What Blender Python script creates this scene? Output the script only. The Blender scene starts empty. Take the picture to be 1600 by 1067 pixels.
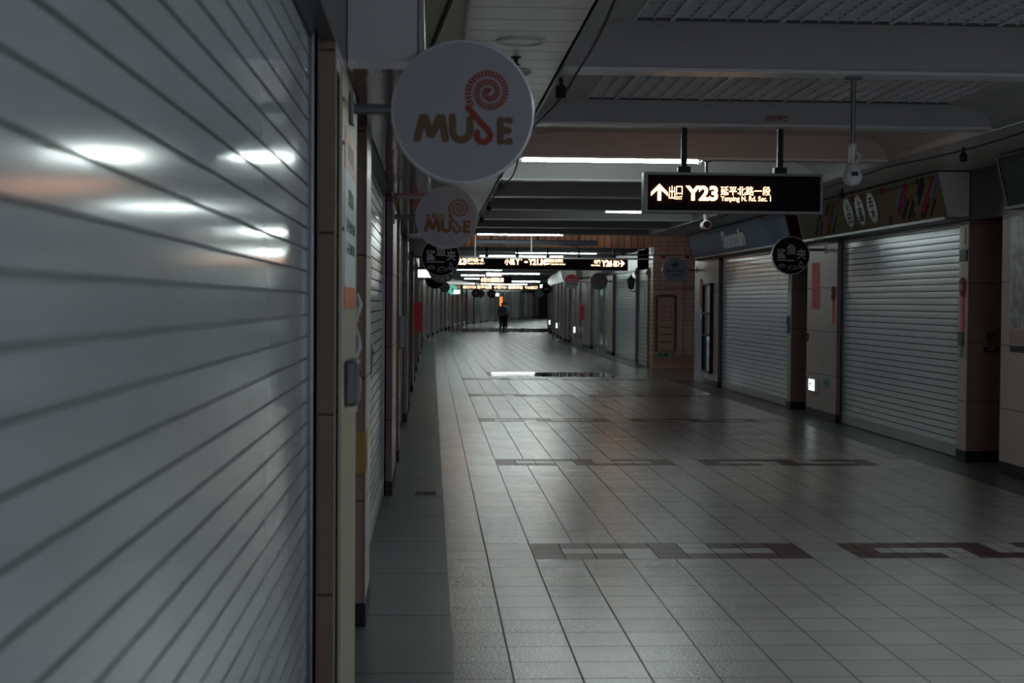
import bpy, bmesh, math, random
from mathutils import Vector, Matrix
random.seed(7)
S = bpy.context.scene
C = S.collection
PI = math.pi

# ------------------------------------------------------------------ camera, world, exposure
FPX, CX, CY, EYE = 2300.0, 800.0, 533.5, 1.65
_d = Vector(((674-CX)/FPX, -(470.5-CY)/FPX, -1)).normalized()
_u0 = Vector((.0057, 1, 0)); _u = (_u0-_u0.dot(_d)*_d).normalized(); _x = _d.cross(_u)
cam = bpy.data.cameras.new('camera'); co = bpy.data.objects.new('camera', cam); C.objects.link(co)
R = Matrix((_x, _d, _u)).to_4x4()
co.matrix_world = Matrix.Translation((0, 0, EYE)) @ R
cam.sensor_width = 36; cam.lens = FPX*36/1600; cam.clip_start = .05; cam.clip_end = 400
cam.dof.use_dof = True; cam.dof.focus_distance = 14; cam.dof.aperture_fstop = 4.5
S.camera = co
w = bpy.data.worlds.new('world'); S.world = w; w.use_nodes = True
w.node_tree.nodes['Background'].inputs[0].default_value = (.80, .84, 1.0, 1)
w.node_tree.nodes['Background'].inputs[1].default_value = .62
S.view_settings.view_transform = 'Standard'; S.view_settings.look = 'None'
S.view_settings.exposure = 1.8; S.view_settings.gamma = 1; S.view_settings.use_curve_mapping = False

# ------------------------------------------------------------------ materials
MAT = {}
def mat(name, col, rough=.5, metal=0, emit=None, strength=0, spec=.5, coat=0, noise=0, bump=0, bscale=40, nscale=6, trans=0):
    if name in MAT: return MAT[name]
    m = bpy.data.materials.new(name); m.use_nodes = True; MAT[name] = m
    nt = m.node_tree; b = nt.nodes['Principled BSDF']
    b.inputs['Base Color'].default_value = (*col, 1); b.inputs['Roughness'].default_value = rough
    b.inputs['Metallic'].default_value = metal; b.inputs['Specular IOR Level'].default_value = spec
    b.inputs['Coat Weight'].default_value = coat; b.inputs['Transmission Weight'].default_value = trans
    if emit: b.inputs['Emission Color'].default_value = (*emit, 1); b.inputs['Emission Strength'].default_value = strength
    tc = nt.nodes.new('ShaderNodeTexCoord')
    if noise:
        n = nt.nodes.new('ShaderNodeTexNoise'); n.inputs['Scale'].default_value = nscale; n.inputs['Detail'].default_value = 5
        nt.links.new(tc.outputs['Object'], n.inputs['Vector'])
        mr = nt.nodes.new('ShaderNodeMapRange'); mr.inputs[1].default_value = .25; mr.inputs[2].default_value = .75
        mr.inputs[3].default_value = 1-noise; mr.inputs[4].default_value = 1+noise
        nt.links.new(n.outputs[0], mr.inputs[0])
        mx = nt.nodes.new('ShaderNodeVectorMath'); mx.operation = 'SCALE'; mx.inputs[0].default_value = col
        nt.links.new(mr.outputs[0], mx.inputs['Scale']); nt.links.new(mx.outputs[0], b.inputs['Base Color'])
    if bump:
        n2 = nt.nodes.new('ShaderNodeTexNoise'); n2.inputs['Scale'].default_value = bscale; n2.inputs['Detail'].default_value = 3
        nt.links.new(tc.outputs['Object'], n2.inputs['Vector'])
        bp = nt.nodes.new('ShaderNodeBump'); bp.inputs['Strength'].default_value = bump; bp.inputs['Distance'].default_value = .01
        nt.links.new(n2.outputs[0], bp.inputs['Height']); nt.links.new(bp.outputs[0], b.inputs['Normal'])
    return m

def seamed(name, col, line, axes, rough=.4, width=.004, noise=.08, bump=.1, var=.06, rnoise=.0, spec=.5, coords='Object'):
    """tile material: axes = list of (axis index, offset, pitch); grout lines from object coordinates"""
    if name in MAT: return MAT[name]
    m = bpy.data.materials.new(name); m.use_nodes = True; MAT[name] = m
    nt = m.node_tree; N = nt.nodes; L = nt.links; b = N['Principled BSDF']
    tc = N.new('ShaderNodeTexCoord'); sp = N.new('ShaderNodeSeparateXYZ'); L.new(tc.outputs[coords], sp.inputs[0])
    def math_(op, a, bb=None):
        n = N.new('ShaderNodeMath'); n.operation = op
        for i, v in enumerate((a, bb)):
            if v is None: continue
            if isinstance(v, (int, float)): n.inputs[i].default_value = v
            else: L.new(v, n.inputs[i])
        return n.outputs[0]
    mask = None; cells = []
    for ax, off, pitch in axes:
        t = math_('DIVIDE', math_('SUBTRACT', sp.outputs[ax], off), pitch)
        cells.append(math_('FLOOR', t))
        f = math_('FRACT', t)
        e = math_('MINIMUM', f, math_('SUBTRACT', 1.0, f))
        k = math_('LESS_THAN', e, width/pitch/2)
        mask = k if mask is None else math_('MAXIMUM', mask, k)
    cb = N.new('ShaderNodeCombineXYZ')
    for i, c in enumerate(cells): L.new(c, cb.inputs[i])
    wn = N.new('ShaderNodeTexWhiteNoise'); L.new(cb.outputs[0], wn.inputs[0])
    no = N.new('ShaderNodeTexNoise'); no.inputs['Scale'].default_value = 1.7; no.inputs['Detail'].default_value = 6
    L.new(tc.outputs['Object'], no.inputs['Vector'])
    v = math_('ADD', math_('MULTIPLY', math_('SUBTRACT', wn.outputs[0], .5), 2*var), math_('MULTIPLY', math_('SUBTRACT', no.outputs[0], .5), 4*noise))
    sc = N.new('ShaderNodeVectorMath'); sc.operation = 'SCALE'; sc.inputs[0].default_value = col
    L.new(math_('ADD', v, 1.0), sc.inputs['Scale'])
    mx = N.new('ShaderNodeMix'); mx.data_type = 'RGBA'; L.new(mask, mx.inputs[0]); L.new(sc.outputs[0], mx.inputs[6])
    mx.inputs[7].default_value = (*line, 1); L.new(mx.outputs[2], b.inputs['Base Color'])
    r = math_('ADD', rough, math_('MULTIPLY', mask, .5))
    if rnoise:
        n3 = N.new('ShaderNodeTexNoise'); n3.inputs['Scale'].default_value = .55; n3.inputs['Detail'].default_value = 1.5
        L.new(tc.outputs['Object'], n3.inputs['Vector'])
        r = math_('ADD', r, math_('MULTIPLY', math_('SUBTRACT', n3.outputs[0], .5), rnoise*2))
    L.new(r, b.inputs['Roughness']); L.new(math_('MULTIPLY', math_('SUBTRACT', 1.0, math_('MULTIPLY', mask, .92)), spec), b.inputs['Specular IOR Level'])
    n2 = N.new('ShaderNodeTexNoise'); n2.inputs['Scale'].default_value = 55; n2.inputs['Detail'].default_value = 2
    L.new(tc.outputs['Object'], n2.inputs['Vector'])
    h = math_('SUBTRACT', math_('MULTIPLY', n2.outputs[0], bump), math_('MULTIPLY', mask, .5))
    bp = N.new('ShaderNodeBump'); bp.inputs['Strength'].default_value = .35; bp.inputs['Distance'].default_value = .006
    L.new(h, bp.inputs['Height']); L.new(bp.outputs[0], b.inputs['Normal'])
    return m

TX, TY = .30292, .3           # floor tile grid
m_tile = seamed('floor_tile', (.25, .24, .238), (.05, .05, .055), [(0, .0667, TX), (1, 9.39, TY)], rough=.225, width=.008, bump=1.2, var=.05, spec=.5)
m_slab = seamed('floor_slab', (.075, .083, .094), (.03, .03, .035), [(1, 7.7, 1.2)], rough=.42, width=.01, bump=.5, var=.12, noise=.12)
m_mot = seamed('motif_tile', (.05, .02, .022), (.03, .02, .02), [(0, .672, .20194), (1, 9.39, .2)], rough=.36, width=.007, bump=.8, spec=.22)
m_motl = seamed('motif_light_tile', (.25, .24, .235), (.05, .05, .055), [(0, .672, .20194), (1, 9.39, .2)], rough=.28, width=.007, bump=.8)
m_pol = mat('polished_stone', (.035, .035, .04), .035, spec=.9)
m_pil = seamed('pillar_tile', (.41, .34, .335), (.09, .07, .06), [(2, .02, .62)], rough=.4, width=.007, bump=.15, noise=.04, spec=.3)
m_pil_shaded = seamed('pillar_tile_shaded', (.17, .115, .098), (.06, .045, .04), [(2, .02, .62)], rough=.5, width=.009, bump=.15, noise=.06, spec=.15)
m_brick = seamed('salmon_brick_tile', (.46, .325, .28), (.34, .225, .185), [(0, 0, .22), (2, 0, .11)], rough=.4, width=.02, bump=.2)
m_white_brick = seamed('white_brick_tile', (.48, .48, .46), (.22, .22, .21), [(1, 0, .24), (2, 0, .11)], rough=.35, width=.015, bump=.2)
m_black = mat('black_base', (.005, .006, .008), .4, spec=.2)
m_trim = mat('pale_trim', (.24, .23, .22), .5, spec=.2)
m_ceil = mat('ceiling_paint', (.34, .34, .345), .55, noise=.04, nscale=1.2)
m_beam = mat('beam_paint', (.31, .305, .31), .5, noise=.05, nscale=.8)
m_lip = mat('beam_lip', (.48, .48, .49), .35)
m_cslat = seamed('ceiling_slats', (.52, .52, .51), (.06, .06, .06), [(1, 7.03, .305)], rough=.3, width=.010, bump=.02, noise=.02, var=.03)
m_cpan = mat('ceiling_beige_panel', (.40, .37, .30), .45)
m_head = mat('header_panel', (.045, .045, .048), .35, noise=.1)
m_shut = mat('shutter_paint', (.38, .415, .46), .12, metal=.1, noise=.06, nscale=2)
m_shut2 = mat('shutter_metal', (.60, .645, .69), .27, metal=.3, noise=.06, nscale=2, bump=.05, bscale=25)
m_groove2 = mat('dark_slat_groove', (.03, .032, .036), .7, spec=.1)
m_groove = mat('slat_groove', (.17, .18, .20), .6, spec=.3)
m_bar = mat('shutter_bar', (.42, .44, .45), .35, metal=.4)
m_rail = mat('rail_alu', (.20, .21, .23), .35, metal=.5)
m_dark = mat('dark_metal', (.014, .014, .016), .5, spec=.15)
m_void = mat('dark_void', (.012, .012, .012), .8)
m_white = mat('white_plastic', (.45, .45, .45), .4)
m_pole = mat('grey_pole', (.11, .115, .12), .4, metal=.4)
m_grate = mat('grate_bar', (.55, .55, .57), .5)
m_cav = mat('grate_cavity', (.10, .10, .105), .8)
m_disc = mat('white_disc', (.20, .205, .235), .5, spec=.3)
m_rim = mat('disc_rim', (.40, .42, .45), .35)
m_bdisc = mat('black_disc', (.004, .004, .005), .6, spec=.08)
m_foil = mat('polished_panel', (.42, .41, .41), .10, metal=1.0, bump=.35, bscale=2.5)
m_wood = mat('beige_board', (.27, .25, .19), .5)
m_glass = mat('grey_glass', (.10, .12, .13), .08, spec=.9)
m_red = mat('red_paper', (.75, .055, .075), .6)
m_dred = mat('dark_red_panel', (.035, .002, .003), .6, spec=.1)
m_gold = mat('dull_gold_ink', (.10, .07, .015), .5)
m_lamp = mat('lamp_tube', (.9, .9, .9), .4, emit=(.87, 1.0, .965), strength=11)
m_lampb = mat('lamp_tube_bright', (.9, .9, .9), .4, emit=(.87, 1.0, .965), strength=34)
m_lampn = mat('lamp_tube_full', (.9, .9, .9), .4, emit=(.87, 1.0, .965), strength=105)
m_warm = mat('lit_lettering', (.9, .8, .7), .4, emit=(1.0, .50, .26), strength=.95)
m_warmf = mat('lit_lettering_far', (.9, .8, .7), .4, emit=(1.0, .60, .36), strength=1.0)
m_warmglow = mat('warm_lamp', (.9, .7, .5), .4, emit=(1.0, .45, .20), strength=6)
m_signface = mat('sign_face', (.005, .0022, .002), .5, spec=.06)
m_lit = mat('lit_panel', (.9, .9, .9), .4, emit=(.8, 1.0, .93), strength=.6)
m_skin = mat('skin', (.28, .17, .12), .6)
m_hair = mat('dark_hair', (.01, .009, .008), .6)
m_shirt = mat('blue_grey_shirt', (.13, .15, .20), .8)
m_trous = mat('black_trousers', (.006, .006, .008), .8)
m_wshirt = mat('white_shirt', (.6, .6, .62), .8)
def flat(name, col, rough=.5): return mat(name, col, rough)

# ------------------------------------------------------------------ mesh helpers
class MB:
    def __init__(s): s.v = []; s.f = []; s.m = []
    def add(s, vs, fs, mi=0):
        o = len(s.v); s.v += [tuple(v) for v in vs]; s.f += [tuple(i+o for i in f) for f in fs]; s.m += [mi]*len(fs); return s
    def box(s, x0, x1, y0, y1, z0, z1, mi=0):
        x0, x1 = sorted((x0, x1)); y0, y1 = sorted((y0, y1)); z0, z1 = sorted((z0, z1))
        return s.add([(x0,y0,z0),(x1,y0,z0),(x1,y1,z0),(x0,y1,z0),(x0,y0,z1),(x1,y0,z1),(x1,y1,z1),(x0,y1,z1)],
                     [(3,2,1,0),(4,5,6,7),(0,1,5,4),(1,2,6,5),(2,3,7,6),(3,0,4,7)], mi)
    def quad(s, a, b, c, d, mi=0): return s.add([a,b,c,d], [(0,1,2,3)], mi)
    def tube(s, pts, r, n=8, mi=0, cap=True):
        pts = [Vector(p) for p in pts]; rings = []
        rs = r if isinstance(r, (list, tuple)) else [r]*len(pts)
        up = None; vs = []; fs = []
        for i, p in enumerate(pts):
            t = (pts[min(i+1, len(pts)-1)]-pts[max(i-1, 0)]).normalized()
            if up is None:
                up = Vector((0,0,1)) if abs(t.z) < .9 else Vector((1,0,0))
            a = t.cross(up).normalized(); b = a.cross(t).normalized(); up = b
            for k in range(n):
                th = 2*PI*k/n; vs.append(p+(a*math.cos(th)+b*math.sin(th))*rs[i])
        for i in range(len(pts)-1):
            for k in range(n):
                k2 = (k+1) % n; fs.append((i*n+k, i*n+k2, (i+1)*n+k2, (i+1)*n+k))
        if cap: fs.append(tuple(range(n))[::-1]); fs.append(tuple((len(pts)-1)*n+k for k in range(n)))
        return s.add(vs, fs, mi)
    def prism(s, poly, n0, n1, U=(1,0,0), V=(0,0,1), O=(0,0,0), mi=0):
        """polygon (u,v) extruded along U x V from n0 to n1"""
        U = Vector(U); V = Vector(V); O = Vector(O); N = U.cross(V).normalized(); k = len(poly)
        vs = [O+U*a+V*b+N*n0 for a, b in poly]+[O+U*a+V*b+N*n1 for a, b in poly]
        fs = [tuple(range(k))[::-1], tuple(range(k, 2*k))]+[(i, (i+1) % k, k+(i+1) % k, k+i) for i in range(k)]
        return s.add(vs, fs, mi)
    def lathe(s, prof, n=32, axis='z', O=(0,0,0), mi=0):
        O = Vector(O); vs = []; fs = []
        for r, h in prof:
            for k in range(n):
                th = 2*PI*k/n; c, q = r*math.cos(th), r*math.sin(th)
                vs.append(O+Vector({'z': (c, q, h), 'y': (c, h, q), 'x': (h, c, q)}[axis]))
        for i in range(len(prof)-1):
            for k in range(n):
                k2 = (k+1) % n; fs.append((i*n+k, i*n+k2, (i+1)*n+k2, (i+1)*n+k))
        fs.append(tuple(range(n))[::-1]); fs.append(tuple((len(prof)-1)*n+k for k in range(n)))
        return s.add(vs, fs, mi)
    def stroke(s, pts, wd, n0, n1, U=(1,0,0), V=(0,0,1), O=(0,0,0), mi=0, round_=True):
        """flat ribbon with round ends"""
        P = [Vector(p) for p in pts]; L = []; Rr = []; h = wd/2
        for i, p in enumerate(P):
            t = (P[min(i+1, len(P)-1)]-P[max(i-1, 0)]).normalized(); nn = Vector((-t.y, t.x))
            L.append(p+nn*h); Rr.append(p-nn*h)
        if round_:
            for idx in (0, len(P)-1):
                c = P[idx]; s.prism([(c.x+h*math.cos(2*PI*k/14), c.y+h*math.sin(2*PI*k/14)) for k in range(14)], n0, n1+.0003, U, V, O, mi)
        for i in range(len(P)-1):
            s.prism([tuple(L[i+1]), tuple(L[i]), tuple(Rr[i]), tuple(Rr[i+1])], n0, n1+.00002*i, U, V, O, mi)
            if round_ and 0 < i:
                c = P[i]; s.prism([(c.x+h*math.cos(2*PI*k/10), c.y+h*math.sin(2*PI*k/10)) for k in range(10)], n0, n1+.0004+.00002*i, U, V, O, mi)
        return s
    def build(s, name, mats, parent=None, loc=None, smooth=False, bevel=0):
        me = bpy.data.meshes.new(name); me.from_pydata(s.v, [], s.f); me.update()
        if not isinstance(mats, (list, tuple)): mats = [mats]
        for m in mats: me.materials.append(m)
        me.polygons.foreach_set('material_index', s.m)
        bm = bmesh.new(); bm.from_mesh(me); bmesh.ops.recalc_face_normals(bm, faces=bm.faces); bm.to_mesh(me); bm.free()
        if smooth:
            me.polygons.foreach_set('use_smooth', [True]*len(me.polygons))
            me.set_sharp_from_angle(angle=R_(35))
        o = bpy.data.objects.new(name, me); C.objects.link(o)
        if parent: o.parent = parent
        if loc: o.location = loc
        if bevel:
            b = o.modifiers.new('bevel', 'BEVEL'); b.width = bevel; b.segments = 2; b.limit_method = 'ANGLE'
        return o
def R_(a): return math.radians(a)
def tag(o, label=None, cat=None, group=None, kind=None):
    if label: o['label'] = label
    if cat: o['category'] = cat
    if group: o['group'] = group
    if kind: o['kind'] = kind
    return o
def thing(name, label, cat, loc=(0,0,0), rz=0, group=None):
    o = bpy.data.objects.new(name, None); C.objects.link(o); o.location = loc; o.rotation_euler = (0, 0, rz)
    o.empty_display_size = .1
    return tag(o, label, cat, group)
def struct(name, mb, mats, **k):
    return tag(mb.build(name, mats, **k), kind='structure')
_tcache = {}
def text_geo(body, bold):
    key = (body, bold)
    if key in _tcache: return _tcache[key]
    cu = bpy.data.curves.new('t', 'FONT'); cu.body = body; cu.size = 1; cu.extrude = .5; cu.offset = bold; cu.resolution_u = 3
    o = bpy.data.objects.new('t', cu); C.objects.link(o)
    dg = bpy.context.evaluated_depsgraph_get(); dg.update()
    me = bpy.data.meshes.new_from_object(o.evaluated_get(dg))
    vs = [v.co.copy() for v in me.vertices]; fs = [tuple(p.vertices) for p in me.polygons]
    bpy.data.objects.remove(o); bpy.data.curves.remove(cu); bpy.data.meshes.remove(me)
    _tcache[key] = (vs, fs); return vs, fs
def put_text(mb, body, u0, u1, v0, v1, n0, n1, U=(1,0,0), V=(0,0,1), O=(0,0,0), bold=.02, mi=0, keep=False):
    """text stretched to the box u0..u1, v0..v1 of the plane O,U,V"""
    cjk = any(ord(ch) > 0x2e80 for ch in body)
    vs, fs = text_geo(body, 0 if cjk else bold)
    if not vs: return
    U = Vector(U); V = Vector(V); O = Vector(O); N = U.cross(V)
    xs = [v.x for v in vs]; ys = [v.y for v in vs]
    a, b, c, d = min(xs), max(xs), min(ys), max(ys)
    su = (u1-u0)/(b-a); sv = (v1-v0)/max(d-c, .02)
    if d-c < .25: sv = su; v0 = (v0+v1)/2-(d-c)*sv/2
    reps = [(0, 0, 0)]
    if cjk:      # heavier strokes: slightly shifted copies stacked in depth
        e = min(abs(v1-v0), abs(u1-u0))*.022; reps += [(e, 0, 1), (-e, 0, 2), (0, e, 3), (0, -e, 4)]
    for ex, ey, q in reps:
        out = [O+U*(u0+ex+(v.x-a)*su)+V*(v0+ey+(v.y-c)*sv)+N*(n0+(v.z+.5)*(n1-n0)+q*.00012) for v in vs]
        mb.add(out, fs, mi)
def clone(root, loc, label, rz=None, name=None):
    r = root.copy(); C.objects.link(r); r.location = loc; r['label'] = label
    if rz is not None: r.rotation_euler = (0, 0, rz)
    for ch in list(root.children):
        c = ch.copy(); C.objects.link(c); c.parent = r
        for g in list(ch.children):
            d = g.copy(); C.objects.link(d); d.parent = c
    return r
LW, RW = -PI/2, PI/2       # wall frames: local x along the wall, local y out into the hall
WU = (-1, 0, 0)            # writing direction on a wall thing

# ------------------------------------------------------------------ floor
XL, XR = -.33, 5.60        # pillar faces
SL, SR = -.41, 5.68        # shutter planes
DL, DR = .11, 5.12         # dark stone edge strips
HC = 3.05                  # ceiling height
HH = 2.53                  # underside of headers
CURVE_L = [(-.33,62),(.1,71),(.6,82),(1.4,94),(2.6,106),(4.6,121),(7.4,136),(11,152),(15.5,166),(21,178)]
CURVE_R = [(5.6,62),(5.9,69),(6.35,78),(7.2,91),(9.0,104),(11.6,117),(15.0,129),(20,140)]
def seg(x0, x1, mi, mb, y0, y1): mb.quad((x0,y0,0),(x1,y0,0),(x1,y1,0),(x0,y1,0), mi)
fl = MB()
U_ = .1009733
TOP = [(0,10),(12,18)]; MID = [(0,2),(8,10),(16,18)]; BOT = [(0,6),(8,18)]
def rowcells(mb, y0, y1, spans):
    dark = []
    for base in (.672, .672+21*U_):
        for a, b in spans: dark.append((base+a*U_, base+b*U_))
    x = .11; segs = []
    for a, b in dark:
        b = min(b, DR)
        if a > x: segs.append((x, a, None))
        segs.append((a, b, 2)); x = b
    if x < DR: segs.append((x, DR, None))
    for a, b, k in segs:
        if k == 2: seg(a, b, 2, mb, y0, y1)
        else:
            inside = (a >= .672 and b <= .672+18*U_+1e-4) or a >= .672+21*U_
            seg(a, b, 4 if inside else 0, mb, y0, y1)
ycur = -8
for k in range(5):
    yb = 9.39+5.4*k
    seg(DL, DR, 0, fl, ycur, yb)
    rowcells(fl, yb, yb+.2, BOT); rowcells(fl, yb+.2, yb+.4, MID); rowcells(fl, yb+.4, yb+.6, TOP)
    ycur = yb+.6
# crossing hall with a polished inlay, then the far tiled hall
seg(DL, DR, 0, fl, ycur, 32.4)
seg(DL, 1.28, 0, fl, 32.4, 34.4); seg(1.28, 4.1, 3, fl, 32.4, 34.4); seg(4.1, DR, 0, fl, 32.4, 34.4)
seg(DL, DR, 0, fl, 34.4, 62)
seg(-1.6, DL, 1, fl, -8, 62); seg(DR, 7.2, 1, fl, -8, 31.5); seg(DR, 12, 0, fl, 31.5, 36.9); seg(DR, 7.2, 1, fl, 36.9, 62)
seg(-1.6, 30, 0, fl, 62, 80); seg(-1.6, 30, 3, fl, 80, 91); seg(-1.6, 30, 0, fl, 91, 190)
struct('floor', fl, [m_tile, m_slab, m_mot, m_pol, m_motl])

# ------------------------------------------------------------------ walls: pillars, headers, backs
def pillar(side, y0, y1, sidemat=True, top=HH, front=None, fm=None):
    """tiled pier between y0 (near) and y1 with a black base"""
    L = side == 'left'
    xf = (XL if L else XR) if front is None else front; xb = -1.3 if L else 6.5
    mb = MB(); mb.box(xf, xb, y0, y1, .12, top, 0)
    # faces towards the camera: the same tile with shade put into its colour
    o = struct('wall_'+side, mb, [fm or m_pil, m_pil_shaded])
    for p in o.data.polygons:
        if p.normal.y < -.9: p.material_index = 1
    bb = MB(); e = .006 if L else -.006
    bb.box(xf+e, xb, y0-.006, y1+.006, 0, .12)
    b = bb.build('baseboard', m_black, o)
    tr = MB(); tr.box(xf-.001*(1 if L else -1), xf+(.004 if L else -.004), y0-.004, y0+.02, .12, top)
    tr.build('corner_trim', m_trim, o)
    return o
LP = [(5.05,6.17),(7.44,8.05),(12.5,14.0),(15.06,15.5),(20.1,21.5),(22.3,22.7),(26.8,28.4),(30.0,30.5),(34.6,35.6),(39.5,41),(45.4,46.8),(51.4,52.8),(57.2,58.6)]
RP = [(-3.2,-1.6),(-.9,-.5),(4.6,6.2),(6.9,7.4),(12.2,14.2),(15.1,15.38),(20.07,21.7),(22.65,22.93),(28.5,29.97),(45.3,46.7),(51.6,54.3),(59.8,61)]
for a, b in LP: pillar('left', a, b)
for a, b in RP: pillar('right', a, b)
bw = MB(); bw.box(-1.45, -1.3, -8, 63, 0, 3.6); struct('wall_left', bw, m_pil_shaded)
bw = MB(); bw.box(6.5, 6.65, -8, 30.9, 0, 3.6); bw.box(6.5, 6.65, 37.6, 63, 0, 3.6); struct('wall_right', bw, m_pil_shaded)
hb = MB(); hb.box(XL-.12, XL, -8, 62, HH, HC); struct('wall_left', hb, m_head)
hb = MB(); hb.box(XR, XR+.12, -8, 30.9, HH, HC); hb.box(XR, XR+.12, 36.9, 62, HH, HC); struct('wall_right', hb, m_head)
# recess soffits
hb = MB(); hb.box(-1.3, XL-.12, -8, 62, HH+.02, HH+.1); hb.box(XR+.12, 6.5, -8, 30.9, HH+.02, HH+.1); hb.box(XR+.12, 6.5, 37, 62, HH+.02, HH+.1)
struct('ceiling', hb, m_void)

# ------------------------------------------------------------------ roller shutters
def shutter(side, y0, y1, label, pitch=.076, z0=0, z1=HH, m=None, phase=0., group=None, bow=.0009):
    L = side == 'left'; x = SL if L else SR; s = 1 if L else -1
    t = thing('roller_shutter', label, 'shutter', (x, (y0+y1)/2, 0), LW if L else RW, group)
    h = (y1-y0)/2
    rail = .055; a = h-rail
    cu = MB(); z = .20+phase; prof = []
    g = pitch*.10
    prof.append((0, .14))
    zz = z
    while zz < z1+.02:
        prof += [(0, zz), (-.007, zz+.0015), (-.007, zz+g), (0, zz+g+.0015)]
        # slightly bowed slat
        for q in (.3, .5, .75): prof.append((bow*math.sin(PI*q), zz+g+(pitch-g)*q))
        zz += pitch
    prof = [(n_, min(c, z1+.02)) for n_, c in prof]
    vs = [(-a, n_, c) for n_, c in prof]+[(a, n_, c) for n_, c in prof]; k = len(prof)
    for i in range(k-1):
        gv = prof[i][0] < -.006 or prof[i+1][0] < -.006  # groove faces coloured dark for the shadow and dirt in the slat gap
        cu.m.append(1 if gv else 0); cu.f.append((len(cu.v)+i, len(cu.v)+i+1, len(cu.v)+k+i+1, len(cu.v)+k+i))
    cu.v += vs
    cu.add([(-a, -.02, .14), (a, -.02, .14), (a, -.02, z1+.02), (-a, -.02, z1+.02)], [(0,1,2,3)])
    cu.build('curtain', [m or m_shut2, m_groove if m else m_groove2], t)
    bb = MB(); bb.box(-a, a, -.02, .008, .012, .14); bb.box(-a, a, -.02, .02, .13, .145)
    bb.build('bottom_bar', m_bar, t)
    for e in (-1, 1):
        r = MB(); c = e*(h-rail/2)
        r.box(c-rail/2, c+rail/2, -.03, -.012, 0, z1); r.box(c+e*rail/2-e*.012, c+e*rail/2, -.03, .03, 0, z1); r.box(c-e*rail/2, c-e*rail/2+e*.012, .012, .03, 0, z1)
        r.box(c-e*rail/2, c+e*rail/2, .018, .03, 0, z1)
        r.build('guide_rail', m_rail, t)
    return t
shutter('left', -6, 4.98, 'big grey roller shutter filling the left foreground, close to the camera', .0712, phase=(1.669-.2) % .0712, m=m_shut, bow=.0)
LSH = [(8.05,12.5,'grey roller shutter on the left behind the beige notice board pillar'),
 (15.5,20.1,'narrow sliver of grey shutter left, beside the second round white shop sign'),
 (22.7,26.8,'left shutter just before the red fire extinguisher box'),
 (30.5,34.6,'left shutter just past the red fire extinguisher box'),
 (35.6,39.5,'left shutter before the pale green lit slot'),
 (41,45.4,'distant left shutter just beyond the pale green lit slot'),
 (46.8,51.4,'distant left shutter, second beyond the pale green lit slot'),
 (52.8,57.2,'distant left shutter, third beyond the pale green lit slot')]
for a, b, l in LSH: shutter('left', a, b, l)
RSH = [(15.38,20.07,'wide silver roller shutter on the right under the patterned signboard'),
 (22.93,28.5,'silver roller shutter under the blue signboard on the right'),
 (39.9,45.3,'pale roller shutter beside the black wall lantern'),
 (7.4,12.2,None),(-.5,4.6,None)]
for a, b, l in RSH:
    if l: shutter('right', a, b, l)
    else:
        shutter('right', a, b, 'silver roller shutter nearer than the right edge of the picture', group='right shutters outside the picture')

# shop fronts further along the right
def shopfront(y0, y1, label, cols, side='right'):
    L = side == 'left'
    t = thing('shop_window', label, 'shop window', (SL if L else SR, (y0+y1)/2, 0), LW if L else RW)
    h = (y1-y0)/2
    f = MB(); f.box(-h, h, -.06, .0, 0, .25); f.box(-h, h, -.06, .0, 2.4, HH)
    n = len(cols)
    for i in range(n+1):
        x = -h+2*h*i/n; f.box(x-.03, x+.03, -.06, .02, .25, 2.4)
    f.build('frame', m_rail, t)
    for i, c in enumerate(cols):
        p = MB(); p.box(-h+2*h*i/n+.03, -h+2*h*(i+1)/n-.03, -.04, -.02, .25, 2.4); p.build('pane', c, t)
    return t
g1 = mat('pale_green_glass', (.30, .36, .35), .15); g2 = mat('poster_pinkish', (.28, .17, .17), .4, noise=.5, nscale=3)
g3 = mat('poster_blue_grey', (.12, .16, .22), .4, noise=.5, nscale=2.5); g4 = mat('poster_pale', (.42, .42, .42), .4, noise=.35, nscale=4)
shopfront(46.7, 51.6, 'closed shop window of pale green glass beyond the lantern shutter', [g1, m_glass, g4])
shopfront(54.3, 59.8, 'closed shop window with pinkish and blue posters behind the round red and white sign', [g3, g2, g4])
shopfront(61, 61.85, 'last shop window on the right before the hall bends', [g3, g4])

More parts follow.
